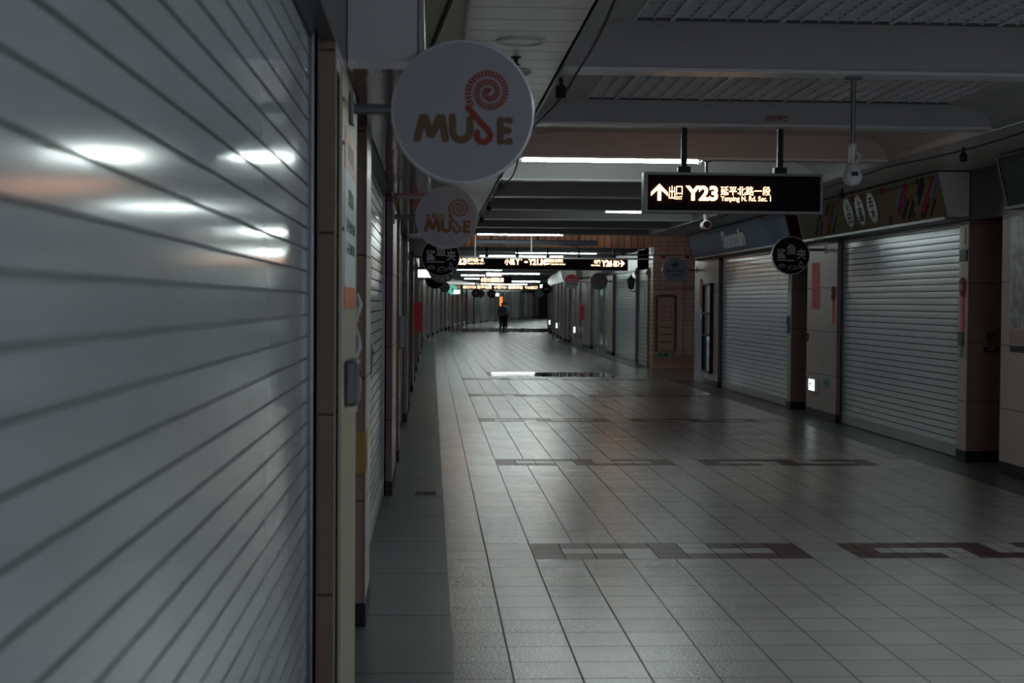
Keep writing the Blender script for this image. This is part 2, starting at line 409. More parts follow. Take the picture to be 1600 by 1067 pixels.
# far curved stretch: facets of shutters and piers
def facets(pts, side):
    out = []
    for (x0, y0), (x1, y1) in zip(pts[:-1], pts[1:]):
        out.append((Vector((x0, y0, 0)), Vector((x1, y1, 0))))
    return out
FAR = [('left', CURVE_L), ('right', CURVE_R)]
tints = [m_shut2, mat('far_shutter_cool', (.22, .27, .31), .3, metal=.3), mat('far_shutter_pink', (.42, .30, .28), .35, metal=.2), mat('far_panel_green', (.25, .33, .31), .3), mat('far_panel_white', (.55, .55, .54), .4)]
cnt = 0
for side, pts in FAR:
    wl = MB(); pl = MB()
    for i, (a, b) in enumerate(facets(pts, side)):
        d = (b-a); ln = d.length; d.normalize(); n = Vector((d.y, -d.x, 0)) if side == 'left' else Vector((-d.y, d.x, 0))
        # backing wall + header
        def pb(mb, t0, t1, n0, n1, z0, z1, mi=0):
            P = [a+d*t0+n*n0, a+d*t1+n*n0, a+d*t1+n*n1, a+d*t0+n*n1]
            mb.add([(p.x, p.y, z0) for p in P]+[(p.x, p.y, z1) for p in P], [(3,2,1,0),(4,5,6,7),(0,1,5,4),(1,2,6,5),(2,3,7,6),(3,0,4,7)], mi)
        pb(wl, -.2, ln+.2, -.35, -.25, 0, 3.6); pb(wl, 0, ln, -.25, 0, HH, 3.3, 1)
        nb = max(2, round(ln/(4.6 if side == 'left' else 4.2)))
        for k in range(nb):
            t0 = ln*k/nb; t1 = ln*(k+1)/nb
            pb(pl, t0, t0+.75, -.25, 0, 0, HH, 0); pb(pl, t0-.01, t0+.76, -.25, .006, 0, .12, 1)
            if side == 'right' and (i > 3): continue
            mid = a+d*(t0+.75+t1)/2; wdt = (t1-t0-.75)/2
            t = thing('roller_shutter', 'tiny closed shopfront shutter where the hall bends away', 'shutter', (mid.x, mid.y, 0),
                      math.atan2(d.y, d.x)+(PI if side == 'left' else 0), 'far shutters along the bend')
            if side == 'left': pass
            mt = random.choice(tints); cu = MB(); yy = -.10
            zc = .14
            while zc < HH-.01:
                z2 = min(zc+.15, HH); cu.add([(-wdt, yy, zc), (wdt, yy, zc), (wdt, yy+.008, z2), (-wdt, yy+.008, z2)], [(0,1,2,3)]); zc = z2
            cu.build('curtain', mt, t)
            bb = MB(); bb.box(-wdt, wdt, yy-.02, yy+.02, .01, .14); bb.build('bottom_bar', m_bar, t)
            cnt += 1
    struct('wall_'+side, wl, [m_pil_shaded, m_head]); struct('wall_'+side, pl, [m_pil, m_black])
ew = MB(); ew.box(19, 24, 139, 139.3, 0, 3.6); ew.box(20, 26, 178, 178.3, 0, 3.6); ew.box(24, 24.3, 139, 178, 0, 3.6); struct('wall_end', ew, m_pil)

# crossing on the right: wall facing the camera with salmon brick tile
t = MB(); t.box(5.57, 12, 36.85, 37.6, .32, 3.95, 0); t.box(5.57, 12, 36.83, 37.6, 0, .32, 1)
cw = struct('wall_crossing', t, [m_brick, mat('pink_plinth', (.50, .30, .25), .4)])
tr = MB(); tr.box(6.12, 6.31, 36.79, 36.86, .32, 3.0); tr.box(5.57, 12, 36.81, 36.86, 1.86, 1.91); tr.box(5.57, 12, 36.81, 36.86, 2.34, 2.37); tr.build('pilaster', mat('pink_band', (.50, .32, .27), .4), cw)
t = MB(); t.box(XR, 6.6, 36.86, 39.9, 0, 3.95); t.build('x', m_white_brick); wbo = bpy.data.objects['x']; wbo.name = 'wall_right'; wbo['kind'] = 'structure'
t = MB(); t.box(5.9, 12, 30.75, 30.9, 0, 3.95); struct('wall_right', t, m_pil)
t = MB(); t.box(12, 12.2, 30.9, 37, 0, 3.95); struct('wall_right', t, m_pil)

# ------------------------------------------------------------------ ceiling
cl = MB(); cl.box(SL-.9, .165, -8, 30.7, HC, HC+.05, 1); cl.box(.165, .77, -8, 30.7, HC, HC+.05, 0); cl.box(4.48, 6.5, -8, 30.7, HC, HC+.05, 0)
struct('ceiling', cl, [m_cslat, m_cpan])
ed = MB()
for x in (.165, .77, 4.48): ed.box(x-.008, x+.008, -8, 30.7, HC-.012, HC+.004)
ed.box(.77-.02, .77, -8, 30.7, HC, HC+.4); ed.box(4.48, 4.5, -8, 30.7, HC, HC+.4)
struct('trim_1', ed, m_rail)
YB = [9.0+2.7*k for k in range(-6, 9)]
for i, y in enumerate(YB):
    b = MB(); b.box(.77, 4.48, y-.12, y+.05, HC+.02, HC+.55)
    o = struct('trim_2', b, m_beam)
    l = MB(); l.box(.77, 4.48, y-.135, y+.075, HC, HC+.02); l.build('lip', m_lip, o)
for i, (y0, y1) in enumerate(zip(YB[:-1], YB[1:])):
    a, b = y0+.05, y1-.12; k = i
    zt = {5: 3.35, 6: 3.245}.get(i, 3.30)
    if i < 5: zt = 3.35
    m = MB(); x0, x1 = 1.22, 4.12
    hole = i <= 6
    if hole:
        # coffer top as a rim round the grille opening
        m.quad((x0, a, zt), (x1, a, zt), (x1, a+.12, zt), (x0, a+.12, zt))
        m.quad((x0-.01, b-.01, zt), (x1, b-.01, zt), (x1, b, zt), (x0-.01, b, zt))
    else: m.quad((x0, a, zt), (x1, a, zt), (x1, b, zt), (x0, b, zt))
    # curved cheeks at both ends
    for xa, xb in ((.77, x0), (4.48, x1)):
        prev = (xa, HC)
        for q in range(1, 7):
            th = PI/2*q/6; p = (xa+(xb-xa)*(1-math.cos(th)), HC+(zt-HC)*math.sin(th))
            m.quad((prev[0], a, prev[1]), (p[0], a, p[1]), (p[0], b, p[1]), (prev[0], b, prev[1])); prev = p
    struct('ceiling', m, m_ceil)
    if hole:
        g = thing('ceiling_grate', 'x', 'ceiling grate', (0, (a+b)/2, zt), 0)
        if i == 5: g['label'] = 'dark metal ceiling grate cut off by the top edge of the picture'
        elif i == 6: g['label'] = 'dark ceiling grate above the hanging illuminated exit sign, with orange-lit bars'
        else: g['label'] = 'dark ceiling grate overhead, nearer than the picture shows'; g['group'] = 'ceiling grates nearer than the picture'
        ya, yb = -(b-a)/2+.12, (b-a)/2-.012
        fr = MB(); n = 26
        for q in range(n+1):
            x = x0+(x1-x0)*q/n; wd = .014 if q % 6 == 2 else .005
            fr.box(x-wd, x+wd, ya, yb, .002 if q % 6 == 2 else .008, .04)
        fr.build('bars', m_grate, g)
        f2 = MB(); q = ya
        while q < yb+.01:
            f2.box(x0, x1, q-.004, q+.004, .01, .04); q += .1115
        f2.build('cross_bars', m_grate, g)
        bk = MB(); bk.box(x0, x1, ya, yb, .22, .24); bk.box(x0, x1, ya-.02, ya, .0, .24); bk.box(x0, x1, yb, yb+.005, 0, .24); bk.box(x0-.02, x0, ya, yb, 0, .24); bk.box(x1, x1+.02, ya, yb, 0, .24)
        bk.build('cavity', m_cav, g)
        fm = MB(); fm.box(x0, x1, ya-.02, ya, -.004, .02); fm.box(x0-.02, x0, ya, yb, -.004, .02); fm.box(x1, x1+.02, ya, yb, -.004, .02); fm.build('frame', m_grate, g)
# raised ceiling of the crossing hall
rc = MB(); rc.box(-1.3, 12, 30.7, 37.6, 3.95, 4.0); rc.box(-1.3, 12, 30.66, 30.72, HC, 4.0);  rc.box(-1.32, -1.28, 30.7, 37.6, HC, 4.0)
struct('ceiling', rc, mat('raised_ceiling', (.45, .43, .40), .4))
rc = MB(); rc.box(-1.3, 12, 37.55, 37.62, HC, 4.0); struct('ceiling', rc, seamed('slatted_header', (.42, .36, .30), (.12, .09, .07), [(0, 0, .17)], width=.02, var=.28, noise=.12))
# ceiling of the far hall with ribs
fc = MB(); fc.box(-1.4, 6.6, 37.6, 62, HC+.22, HC+.26); fc.box(-1.4, 30, 62, 190, HC+.22, HC+.26); struct('ceiling', fc, m_ceil)
rb = MB(); y = 38.0
while y < 150:
    x1 = 5.6 if y < 66 else 5.6+(y-66)*.12
    x0 = -.33 if y < 70 else -.2+(y-70)*.05
    rb.box(x0, x1, y, y+.17, HC, HC+.22); y += 2.7
struct('trim_3', rb, m_beam)

# ------------------------------------------------------------------ strip lamps
def strip_lamp(x0, x1, y, z, label, m=m_lamp, group=None, power=0, house=True):
    t = thing('strip_lamp', label, 'ceiling light', ((x0+x1)/2, y, z), 0, group); h = (x1-x0)/2
    tb = MB(); tb.tube([(-h+.03, 0, -.022), (h-.03, 0, -.022)], .016, 10); tb.build('tube', m, t, smooth=True)
    hb = MB(); hb.box(-h, h, -.03, .03, 0, .035); hb.build('housing', m_white, t)
    for e in (-1, 1):
        c = MB(); c.box(e*h-.015*e-.015, e*h-.015*e+.015, -.02, .02, -.045, 0); c.build('end_cap', m_white, t)
    return t
ZL = HC+.020
strip_lamp(.86, 2.66, 14.51, ZL, 'long bright strip lamp crossing the ceiling between the big round sign and the exit sign', m_lampb)
strip_lamp(2.65, 4.3, 22.61, ZL, 'strip lamp whose left end shows beside the lower edge of the exit sign')
strip_lamp(.92, 2.75, 30.60, ZL, 'strip lamp on the last beam before the raised crossing ceiling', m_lampb)
ZF = HC-.036
strip_lamp(2.3, 4.6, 40.785, ZF, 'strip lamp just above the long wide exit sign')
strip_lamp(1.4, 3.9, 43.485, ZF, 'strip lamp seen in the gap above the long wide exit sign, second back')
FL = [(.1,2.2,51.585,'strip lamp just below the left end of the long wide exit sign, nearest of those'),(.3,3.0,62.385,'strip lamp below the long wide exit sign, second nearest'),(2.6,5.2,70.485,'strip lamp below the long wide exit sign, third nearest'),(1.5,3.6,75.885,'strip lamp just above the small distant exit sign'),(1.9,4.4,86.685,'small far strip lamp behind the small distant exit sign'),(4.0,7.2,97.485,'farthest strip lamp over the bend of the hall')]
for a, b, y, l in FL: strip_lamp(a, b, y, ZF, l)
for a, b, y in ((2.9,5.2,48.885),(2.6,5.0,56.985),(3.8,7.4,113.685),(5.2,9,119.085),(7.5,12,127.185),(10,14,143.385),(8.5,13,135.285)):
    strip_lamp(a, b, y, ZF, 'far strip lamp hidden behind the hanging signs', group='strip lamps hidden behind signs')
for a, b, y in ((1.0,2.8,-1.8),(2.65,4.45,6.05),(2.65,4.45,.75)):
    strip_lamp(a, b, y, HC+(.085 if y > 5 else .02), 'strip lamp overhead, nearer than the picture shows', m_lampn if y > 5 else m_lampb, group='strip lamps nearer than the picture')
# warm lamps in the crossing, shining on the raised ceiling
for i, (x, l) in enumerate([(.9,'warm lamp glowing on the raised ceiling, leftmost of three'),(2.6,'warm lamp glowing on the raised ceiling, middle of three'),(4.5,'warm lamp glowing on the raised ceiling, rightmost of three')]):
    t = thing('cove_lamp', l, 'ceiling light', (x, 36.0, 3.5), 0)
    a = MB(); a.tube([(-.4,0,.03),(.4,0,.03)], .02, 8); a.build('tube', m_warmglow, t)
    a = MB(); a.box(-.42, .42, -.05, .05, -.02, .005); a.box(-.35, -.33, -.005, .005, .0, .45); a.box(.33, .35, -.005, .005, 0, .45); a.build('housing', m_dark, t)

# round recessed downlights on the left ceiling strip
for y, l in ((7.93,'round unlit ceiling downlight right above the big round white sign, nearer of two'),(9.0,'round unlit ceiling downlight half hidden by the big round white sign, farther of two')):
    t = thing('downlight', l, 'ceiling light', (.469, y, HC), 0)
    a = MB(); a.lathe([(.132,0),(.132,-.008),(.118,-.012),(.112,-.004)], 40); a.build('ring', m_white, t, smooth=True)
    a = MB(); a.lathe([(.11,-.004),(.11,-.0045)], 40); a.build('diffuser', mat('unlit_diffuser', (.40, .42, .42), .3), t)
t = thing('sprinkler', 'small black sprinkler head between the two ceiling downlights', 'sprinkler', (.475, 8.45, HC), 0)
a = MB(); a.lathe([(.03,0),(.03,-.006),(.012,-.01),(.012,-.04)], 14); a.build('flange', m_dark, t); a = MB(); a.lathe([(.022,-.04),(.022,-.048)], 12); a.build('deflector', m_dark, t)

# cables and clamp lights along the vault edges
def cable(x, pts, name, label):
    m = MB(); P = []
    for y, dz, dx in pts: P.append((x+dx, y, HC-.012+dz))
    m.tube(P, .008, 6); return tag(m.build(name, m_dark, smooth=True), label, 'cable')
pts = []; y = 2.0
while y < 30: pts.append((y, -.015-.03*abs(math.sin(y*1.1))-.01*random.random(), .035*math.sin(y*.9)+.02)); y += .45
cable(.80, pts, 'cable', 'black wavy cable along the left edge of the coffered ceiling')
pts = []; y = 2.0
while y < 30: pts.append((y, -.015-.035*abs(math.sin(y*.8+1)), .05*math.sin(y*.7))); y += .45
cable(4.56, pts, 'cable', 'black wavy cable along the right side of the ceiling')
for x, y, l in ((.80,9.2,'black clip light on the left ceiling cable beside the big round sign'),(.80,16.9,'black clip light on the left cable, just under the big round sign edge'),(.80,20.7,'black clip light, middle of the three by the small round white sign'),(.80,23.8,'black clip light on the left cable touching the small round white sign'),
                (4.72,12.9,'black clip light at the right end of the ceiling near the picture edge'),(4.70,18.6,'black clip light left of the hanging dome camera'),(4.95,17.6,'tiny black clip light right of the hanging dome camera')):
    t = thing('clip_light', l, 'spotlight', (x, y, HC), 0)
    a = MB(); a.box(-.012, .012, -.012, .012, -.05, 0); a.build('clip', m_dark, t)
    a = MB(); a.lathe([(.026,-.05),(.034,-.065),(.034,-.12),(.03,-.125)], 14); a.build('lamp_head', m_dark, t, smooth=True)

a = MB(); a.tube([(.12,6.3,HC-.012),(-.03,8.5,HC-.012)], .012, 6); tag(a.build('cable_duct', m_dark), 'thin dark duct running diagonally over the beige ceiling strip behind the big round sign', 'cable')

# ------------------------------------------------------------------ hanging exit signs
def hanging_sign(name, x0, x1, z0, z1, y, label, hang, depth=.14, hmat=None):
    t = thing(name, label, 'sign', ((x0+x1)/2, y, 0), 0)
    h = (x1-x0)/2; e = .02
    f = MB(); f.box(-h, h, 0, depth, z0, z0+e); f.box(-h, h, 0, depth, z1-e, z1); f.box(-h, -h+e*1.6, 0, depth, z0+e, z1-e); f.box(h-e, h, 0, depth, z0+e, z1-e)
    f.build('frame', m_pole, t)
    p = MB(); p.box(-h+e*1.6, h-e, .012, depth-.012, z0+e, z1-e); p.build('face', m_signface, t)
    for hx in hang:
        b = MB(); cx = hx-(x0+x1)/2; b.box(cx-.022, cx+.022, depth/2-.02, depth/2+.02, z1, HC); b.box(cx-.05, cx+.05, depth/2-.04, depth/2+.04, z1, z1+.05)
        b.build('hanger', hmat or m_dark, t)
    return t
def arrow(mb, cx, cz, s, ang, n0, n1, O, mi=0):
    # bold arrow with a chevron head
    pts = [(0,.5),(.5,0),(.5,-.24),(.11,.12),(.11,-.5),(-.11,-.5),(-.11,.12),(-.5,-.24),(-.5,0)]
    c, q = math.cos(ang), math.sin(ang)
    P = [(cx+s*(x*c-z*q), cz+s*(x*q+z*c)) for x, z in pts]
    # split to stay convex: shaft, left arm, right arm
    for idx in ((0,3,4,5,6,7),): pass
    I = P; tip = I[0]
    for poly in ([I[0], I[8], I[7], (cx+s*(0*c-.22*q), cz+s*(0*q+.22*c))], [I[0], (cx+s*(0*c-.22*q), cz+s*(0*q+.22*c)), I[2], I[1]], [I[3], I[6], I[5], I[4]][::-1]):
        mb.prism(poly, n0, n1, (1,0,0), (0,0,1), O, mi)
    mb.prism([(cx+s*(-.11*c-.12*q), cz+s*(-.11*q+.12*c)), (cx+s*(.11*c-.12*q), cz+s*(.11*q+.12*c)), (cx+s*(0*c-.3*q), cz+s*(.3*c))], n0, n1, (1,0,0), (0,0,1), O, mi)
YS = 11.66; PM = FPX/YS
def sx(px): return (px-674)/PM
def sz(py, px=1147): return EYE-(py-470.5-.0057*(px-674))/PM
SX0, SX1 = 1.682, 3.125
t = hanging_sign('exit_sign', SX0, SX1, 2.368, 2.69, YS, 'large hanging black exit sign with glowing Y23 and arrow pointing up', (2.012, 2.79))
m = MB(); O = (-(SX0+SX1)/2, 0, 0); n0, n1 = -.0135, -.0115
arrow(m, sx(1030), sz(299, 1030), .135, 0, -n1, -n0, O)
# 出口 with EXIT below
put_text(m, '出', sx(1045), sx(1055), sz(310,1050), sz(289,1050), -n1, -n0, O=O, bold=.03)
put_text(m, '口', sx(1056.5), sx(1066.5), sz(303,1060), sz(289.5,1060), -n1, -n0, O=O, bold=.03)
put_text(m, 'EXIT', sx(1056.5), sx(1066.5), sz(310.5,1060), sz(305,1060), -n1, -n0, O=O, bold=.01)
put_text(m, 'Y23', sx(1071), sx(1123), sz(312.5,1097), sz(288.5,1097), -n1, -n0, O=O, bold=.045)
put_text(m, '延平北路一段', sx(1127), sx(1206), sz(303.5,1166), sz(289.5,1166), -n1, -n0, O=O, bold=.03)
put_text(m, 'Yanping N. Rd. Sec. 1', sx(1127), sx(1207), sz(315,1166), sz(304.5,1166), -n1, -n0, O=O, bold=.022)
m.build('lettering', m_warm, t)
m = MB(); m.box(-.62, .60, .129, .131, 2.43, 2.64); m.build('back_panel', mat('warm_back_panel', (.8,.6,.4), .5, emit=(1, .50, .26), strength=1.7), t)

YS2 = 38.0; PM2 = FPX/YS2
def s2x(px): return (px-674)/PM2
def s2z(py, px): return EYE-(py-470.5-.0057*(px-674))/PM2
t = hanging_sign('exit_sign', s2x(668), s2x(982), 2.47, 2.80, YS2, 'very wide hanging exit sign with glowing Y23, Y21 and Y26 and arrow pointing right', [s2x(v) for v in (700, 760, 808, 856, 905, 960)])
m = MB(); O = (-(s2x(668)+s2x(982))/2, 0, 0)
def T2(body, a, b, y1, y0, bold=.03): put_text(m, body, s2x(a), s2x(b), s2z(y1, (a+b)/2), s2z(y0, (a+b)/2), .0115, .0135, O=O, bold=bold)
arrow(m, s2x(678), s2z(409, 678), .18, 0, .0115, .0135, O)
T2('出', 685, 692, 413, 404); T2('口', 692.5, 699, 413, 404)
T2('Y23', 702, 729, 413.5, 403.5, .045); T2('延平北路一段', 730, 755, 409, 403.5); T2('Yanping N. Rd. Sec. 1', 730, 756, 413.5, 410)
T2('小區', 788, 804, 413.5, 404); T2('Y', 805, 812, 413.5, 404, .045); T2("'", 813.5, 815, 407, 404); T2('-', 819, 824, 410, 408, .04); T2('Y21.M', 825, 852, 414, 404, .045); T2('捷運台北車站', 853, 879, 409.5, 404); T2('MRT Taipei Main Station', 853, 883, 414, 411)
T2('北門', 928, 938, 411, 405.5); T2('North Gate', 924, 938, 415, 412.5); T2('Y26', 940, 957, 416, 405.5, .045); T2('出口', 959, 967, 416, 406)
arrow(m, s2x(972), s2z(411, 972), .16, -PI/2, .0115, .0135, O)
m.build('lettering', m_warmf, t)
YS3 = 68.0; PM3 = FPX/YS3
t = hanging_sign('exit_sign', 2.2, 3.72, 2.47, 2.83, YS3, 'small distant hanging exit sign with glowing text, above the walking person', (2.5, 3.4))
m = MB(); O = (-(2.2+3.72)/2, 0, 0)
put_text(m, '小區Y21捷運站', 2.27, 3.15, 2.55, 2.76, .0115, .0135, O=O, bold=.04)
m.prism([(3.19,2.56),(3.32,2.56),(3.32,2.74),(3.19,2.74)], .0115, .0135, (1,0,0), (0,0,1), O)
m.build('lettering', m_warmf, t)
YS4 = 100.0
t = hanging_sign('exit_sign', 2.0, 7.4, 2.45, 2.8, YS4, 'farthest exit sign, a thin glowing line across the hall end', (3, 6.6))
m = MB(); O = (-4.7, 0, 0)
put_text(m, '出口Y23 延平北路  小區Y21 捷運車站  Y26出口', 2.15, 7.2, 2.53, 2.73, .0115, .0135, O=O, bold=.05)
m.build('lettering', m_warmf, t)

# thin pipe rack in front of the wide sign
t = thing('pipe_rail', 'thin white horizontal pipe hung in front of the wide exit sign', 'pipe', (0, 31.6, 0), 0)
zp = EYE+(470.5-403.0+1)*31.6/FPX
a = MB(); a.tube([(.3,0,zp),(5.58,0,zp)], .018, 8); a.build('pipe', m_white, t, smooth=True)
for x in (.93, 2.14): a = MB(); a.tube([(x,0,zp),(x,0,3.95)], .014, 8); a.build('hanger_rod', m_white, t)
t = thing('pipe_rail', 'second thin pipe just behind the white one, above the wide exit sign', 'pipe', (0, 32.6, 0), 0)
a = MB(); a.tube([(.3,0,zp+.12),(5.58,0,zp+.12)], .014, 8); a.build('pipe', m_pole, t, smooth=True)
a = MB(); a.tube([(4.9,0,zp+.12),(4.9,0,3.95)], .014, 8); a.build('hanger_rod', m_pole, t)
# dark air duct in the crossing
t = MB(); t.box(1.0, 3.9, 34.6, 35.0, 2.99, 3.11); [t.box(x-.02, x+.02, 34.78, 34.82, 3.11, 3.95) for x in (1.4, 2.5, 3.5)]; tag(t.build('air_duct', mat('blue_grey_duct', (.08, .10, .13), .3, metal=.3), bevel=.02), 'blue grey duct under the raised crossing ceiling', 'duct')
for x in (1.1, 2.75, 4.4):
    pass

# ------------------------------------------------------------------ security cameras
def cctv(x, y, zc, label, dome=False):
    t = thing('security_camera', label, 'camera', (x, y, 0), 0)
    a = MB(); a.lathe([(.055,HC),(.055,HC-.008),(.02,HC-.012)], 16); a.build('ceiling_plate', m_pole, t)
    a = MB(); a.tube([(0,0,HC-.005),(0,0,zc+.16)], .016, 12); a.build('pole', m_pole, t, smooth=True)
    a = MB(); a.tube([(0,0,zc+.19),(0,0,zc+.17)], .026, 12); a.tube([(0,0,zc+.18),(-.005,0,zc+.10),(0,-.01,zc+.03)], .02, 10)
    a.tube([(0,0,zc+.16),(.05,0,zc+.12),(.03,0,zc+.08),(0,0,zc+.06)], .006, 6); a.build('bracket', m_white, t, smooth=True)
    a = MB()
    if dome: a.lathe([(.018,.08),(.045,.055),(.05,.02),(.062,0),(.058,-.03),(.04,-.056),(.015,-.066)], 24, 'z', (0,0,zc))
    else: a.lathe([(.02,.09),(.042,.08),(.045,.0),(.045,-.07),(.04,-.075)], 24, 'y', (0,0,zc))
    a.build('housing', m_white, t, smooth=True)
    a = MB()
    if dome: a.box(-.02, .02, -.062, -.05, zc-.01, zc+.015)
    else: a.lathe([(.034,-.0745),(.034,-.078)], 20, 'y', (0,0,zc))
    a.build('lens', m_dark, t)
    return t
cctv(2.60, 9.02, 2.45, 'white dome security camera on a long grey ceiling pole, right of the exit sign', True)
cctv(2.70, 14.43, 2.42, 'brightly lit bullet security camera hanging just under the exit sign')
# red notice on the beam
t = thing('beam_label', 'small pale label with red characters on the ceiling beam above the exit sign', 'label', ((1212-674)/197.5, 11.585-.01, 3.115), 0)
a = MB(); a.box(-.095, .095, -.003, 0, -.023, .026); a.build('plate', mat('label_plate', (.30, .24, .22), .5), t)
a = MB(); put_text(a, '排煙閘門', -.08, .08, -.013, .016, .0032, .004, bold=.03); a.box(-.092, .092, -.0035, -.003, .022, .025); a.box(-.092, .092, -.0035, -.003, -.022, -.019); a.build('lettering', mat('dark_red_ink', (.16, .01, .01), .5), t)

# ------------------------------------------------------------------ round projecting signs
def disc_sign(x, y, z, label, r=.27, face=m_disc, side='left', arm_z=0, rim=m_rim, n=64, armmat=None, wall=None):
    t = thing('round_sign', label, 'sign', (x, y, z), 0)
    a = MB(); a.lathe([(r-.006,-.042),(r,-.036),(r,.036),(r-.006,.042)], n, 'y'); a.build('case', rim, t, smooth=True)
    a = MB(); a.lathe([(r-.009,-.0425),(r-.009,-.0445)], n, 'y'); a.build('face', face, t)
    wx = (wall if wall is not None else (XL if side == 'left' else XR))-x; s = -1 if side == 'left' else 1
    a = MB(); a.tube([(s*(r-.004), 0, arm_z), (wx, 0, arm_z)], .02, 10); a.build('arm', armmat or m_pole, t, smooth=True)
    a = MB(); a.box(wx, wx-s*.012, -.05, .05, arm_z-.06, arm_z+.06); a.build('wall_plate', armmat or m_pole, t)
    return t
m_let = mat('brown_letters', (.095, .06, .03), .6, spec=.2); m_sp = mat('rust_red_spiral', (.17, .032, .017), .6, spec=.2); m_or = mat('orange_letters', (.22, .10, .04), .6, spec=.2)
def muse(t, k, cx, cz, letters=m_let, spiral=m_sp, small=False):
    """k = metres per logo unit (units are big-sign photo pixels); (cx, cz) logo origin"""
    n0, n1 = .0446, .0462
    def P(px, py): return ((px-721)*k+cx, -(py-177)*k+cz)
    w = 11.4*k; a = MB()
    a.stroke([P(651,219), P(659,187), P(663,187), P(671,213), P(674,213), P(685,187), P(689,187), P(694,219)], w*1.05, n0, n1)
    a.stroke([P(705,186), P(705,206)]+[P(718.5-13.5*math.cos(q*PI/8), 206+15*math.sin(q*PI/8)) for q in range(1, 8)]+[P(732,206), P(732,189)], w, n0, n1)
    a.stroke([P(793,190), P(779,190), P(779,222), P(793,222)], w, n0, n1); a.stroke([P(779,205), P(791,205)], w, n0, n1)
    a.build('letters', letters, t)
    b = MB()
    tail = [(729,171),(735,178),(743,187),(751,196),(759,204),(764,212),(762,219),(755,224),(748,223),(743,217),(743,209)]
    b.stroke([P(*q) for q in tail], w*.88, n0, n1)
    c0 = (761,147); N = 34; tot = 2.5
    steps = int(N*tot)
    for i in range(steps):
        th0 = 2*PI*i/N; th1 = 2*PI*(i+.70)/N
        def S_(th, dr):
            rr = 33.5-(th/(2*PI))*12.9+dr
            ang = PI-.72+th           # starts bottom left, runs up and round clockwise
            return P(c0[0]+rr*math.cos(ang), c0[1]-rr*math.sin(ang)*-1) if False else P(c0[0]+rr*math.cos(PI*1.22-th), c0[1]-rr*math.sin(PI*1.22-th))
        hw = 4.9
        b.prism([S_(th0, hw), S_(th0, -hw), S_(th1, -hw), S_(th1, hw)], n0, n1)
    b.build('spiral', spiral, t)
t = disc_sign(.114, 5.6, 2.363, 'big round white shop sign with brown MUSE letters and red spiral, nearest on the left', r=.27, arm_z=.01, wall=XL+.024)
muse(t, 1/410.7, 0, 0)
t = disc_sign(.127, 12.72, 2.372, 'smaller round white sign with MUSE and three Chinese characters below the big one', r=.27, arm_z=0, face=mat('white_disc_two', (.30,.30,.33), .5))
muse(t, .27/49*.645/1.0*.73, .004, -.005, m_or, mat('orange_spiral', (.26, .07, .03), .5))
a = MB(); put_text(a, '木棉花', -.185, -.02, -.018, .03, .0446, .046, bold=.02); a.build('characters', m_or, t)

m_gr = mat('grey_ink', (.30, .29, .31), .5)
def claw_sign(t):
    a = MB(); n0, n1 = .0446, .0458
    put_text(a, '鲨', -.20, -.075, -.04, .095, n0, n1, bold=.035)
    put_text(a, '鱼', -.06, .07, .02, .16, n0, n1, bold=.04)
    put_text(a, '夹', .085, .215, -.05, .09, n0, n1, bold=.04)
    a.stroke([(-.20,-.065),(.05,-.072)], .016, n0, n1, round_=False)
    a.build('lettering', m_gr, t)
    b = MB()
    for cx, cz, r in ((-.13,-.16,.045),(.02,-.19,.06),(.15,-.13,.028),(.12,-.16,.02),(.17,-.165,.02),(.14,-.095,.016)):
        b.stroke([(cx+r*math.cos(q*PI/6), cz+r*.8*math.sin(q*PI/6)) for q in range(0, 7 if r > .04 else 13)], .012, n0, n1)
        if r > .03:
            for q in range(5): b.stroke([(cx-r+2*r*q/4, cz-.012), (cx-r+2*r*q/4, cz+.016)], .009, n0, n1)
    b.build('hair_claw_drawings', mat('dim_pink_ink', (.24, .19, .20), .5), t)
    c = MB()
    for q in range(3): c.stroke([(.04+.03*q, .155-.035*q), (.13+.03*q, .20-.035*q)], .006, n0, n1)
    c.build('stripes', mat('olive_stripe', (.03, .03, .012), .5), t)
t = disc_sign(5.09, 20.7, 2.335, 'round black sign with three grey Chinese characters beside the blue signboard, on the right', face=m_bdisc, side='right', arm_z=.085); claw_sign(t)
t = disc_sign(.125, 20.7, 2.27, 'round black sign with grey Chinese characters under the small white round sign, on the left', face=m_bdisc); claw_sign(t)
t = disc_sign(.20, 27.2, 2.26, 'dark round sign with a grey floral rim, peeping out behind the left black one', face=mat('dark_floral', (.02,.018,.018), .4))
a = MB()
for q in range(12): a.prism([(.20*math.cos(q*PI/6)+.035*math.cos(k*PI/4), .20*math.sin(q*PI/6)+.035*math.sin(k*PI/4)) for k in range(8)], .0446, .046)
a.build('petals', m_gr, t)
t = disc_sign(.10, 39.7, 2.25, 'round black sign reading TOMICA in small letters, on the left', face=m_bdisc)
a = MB(); put_text(a, 'TOMICA', -.17, .17, -.02, .05, .0446, .047, bold=.03); a.build('lettering', mat('pale_ink', (.3,.3,.3), .5), t)
t = disc_sign(.68, 76, 2.37, 'tiny brown round sign far down on the left', face=mat('brown_disc', (.10,.06,.035), .5), wall=.35)
a = MB(); a.stroke([(.13*math.cos(q*PI/6), .13*math.sin(q*PI/6)) for q in range(13)], .03, .0446, .047); a.build('ring', mat('tan_ink', (.3,.2,.12), .5), t)
m_teal = mat('teal_lit_disc', (.12,.36,.30), .4, emit=(.25,.9,.72), strength=.18)
t = disc_sign(1.24, 86, 2.32, 'tiny teal glowing round sign far down on the left', r=.29, face=m_teal, wall=.88)
a = MB(); a.stroke([(.2*math.cos(q*PI/8), .2*math.sin(q*PI/8)) for q in range(17)], .025, .0446, .047); put_text(a, 'B', -.08, .08, -.11, .11, .0446, .047); a.build('emblem', mat('dark_teal', (.02,.10,.09), .5), t)
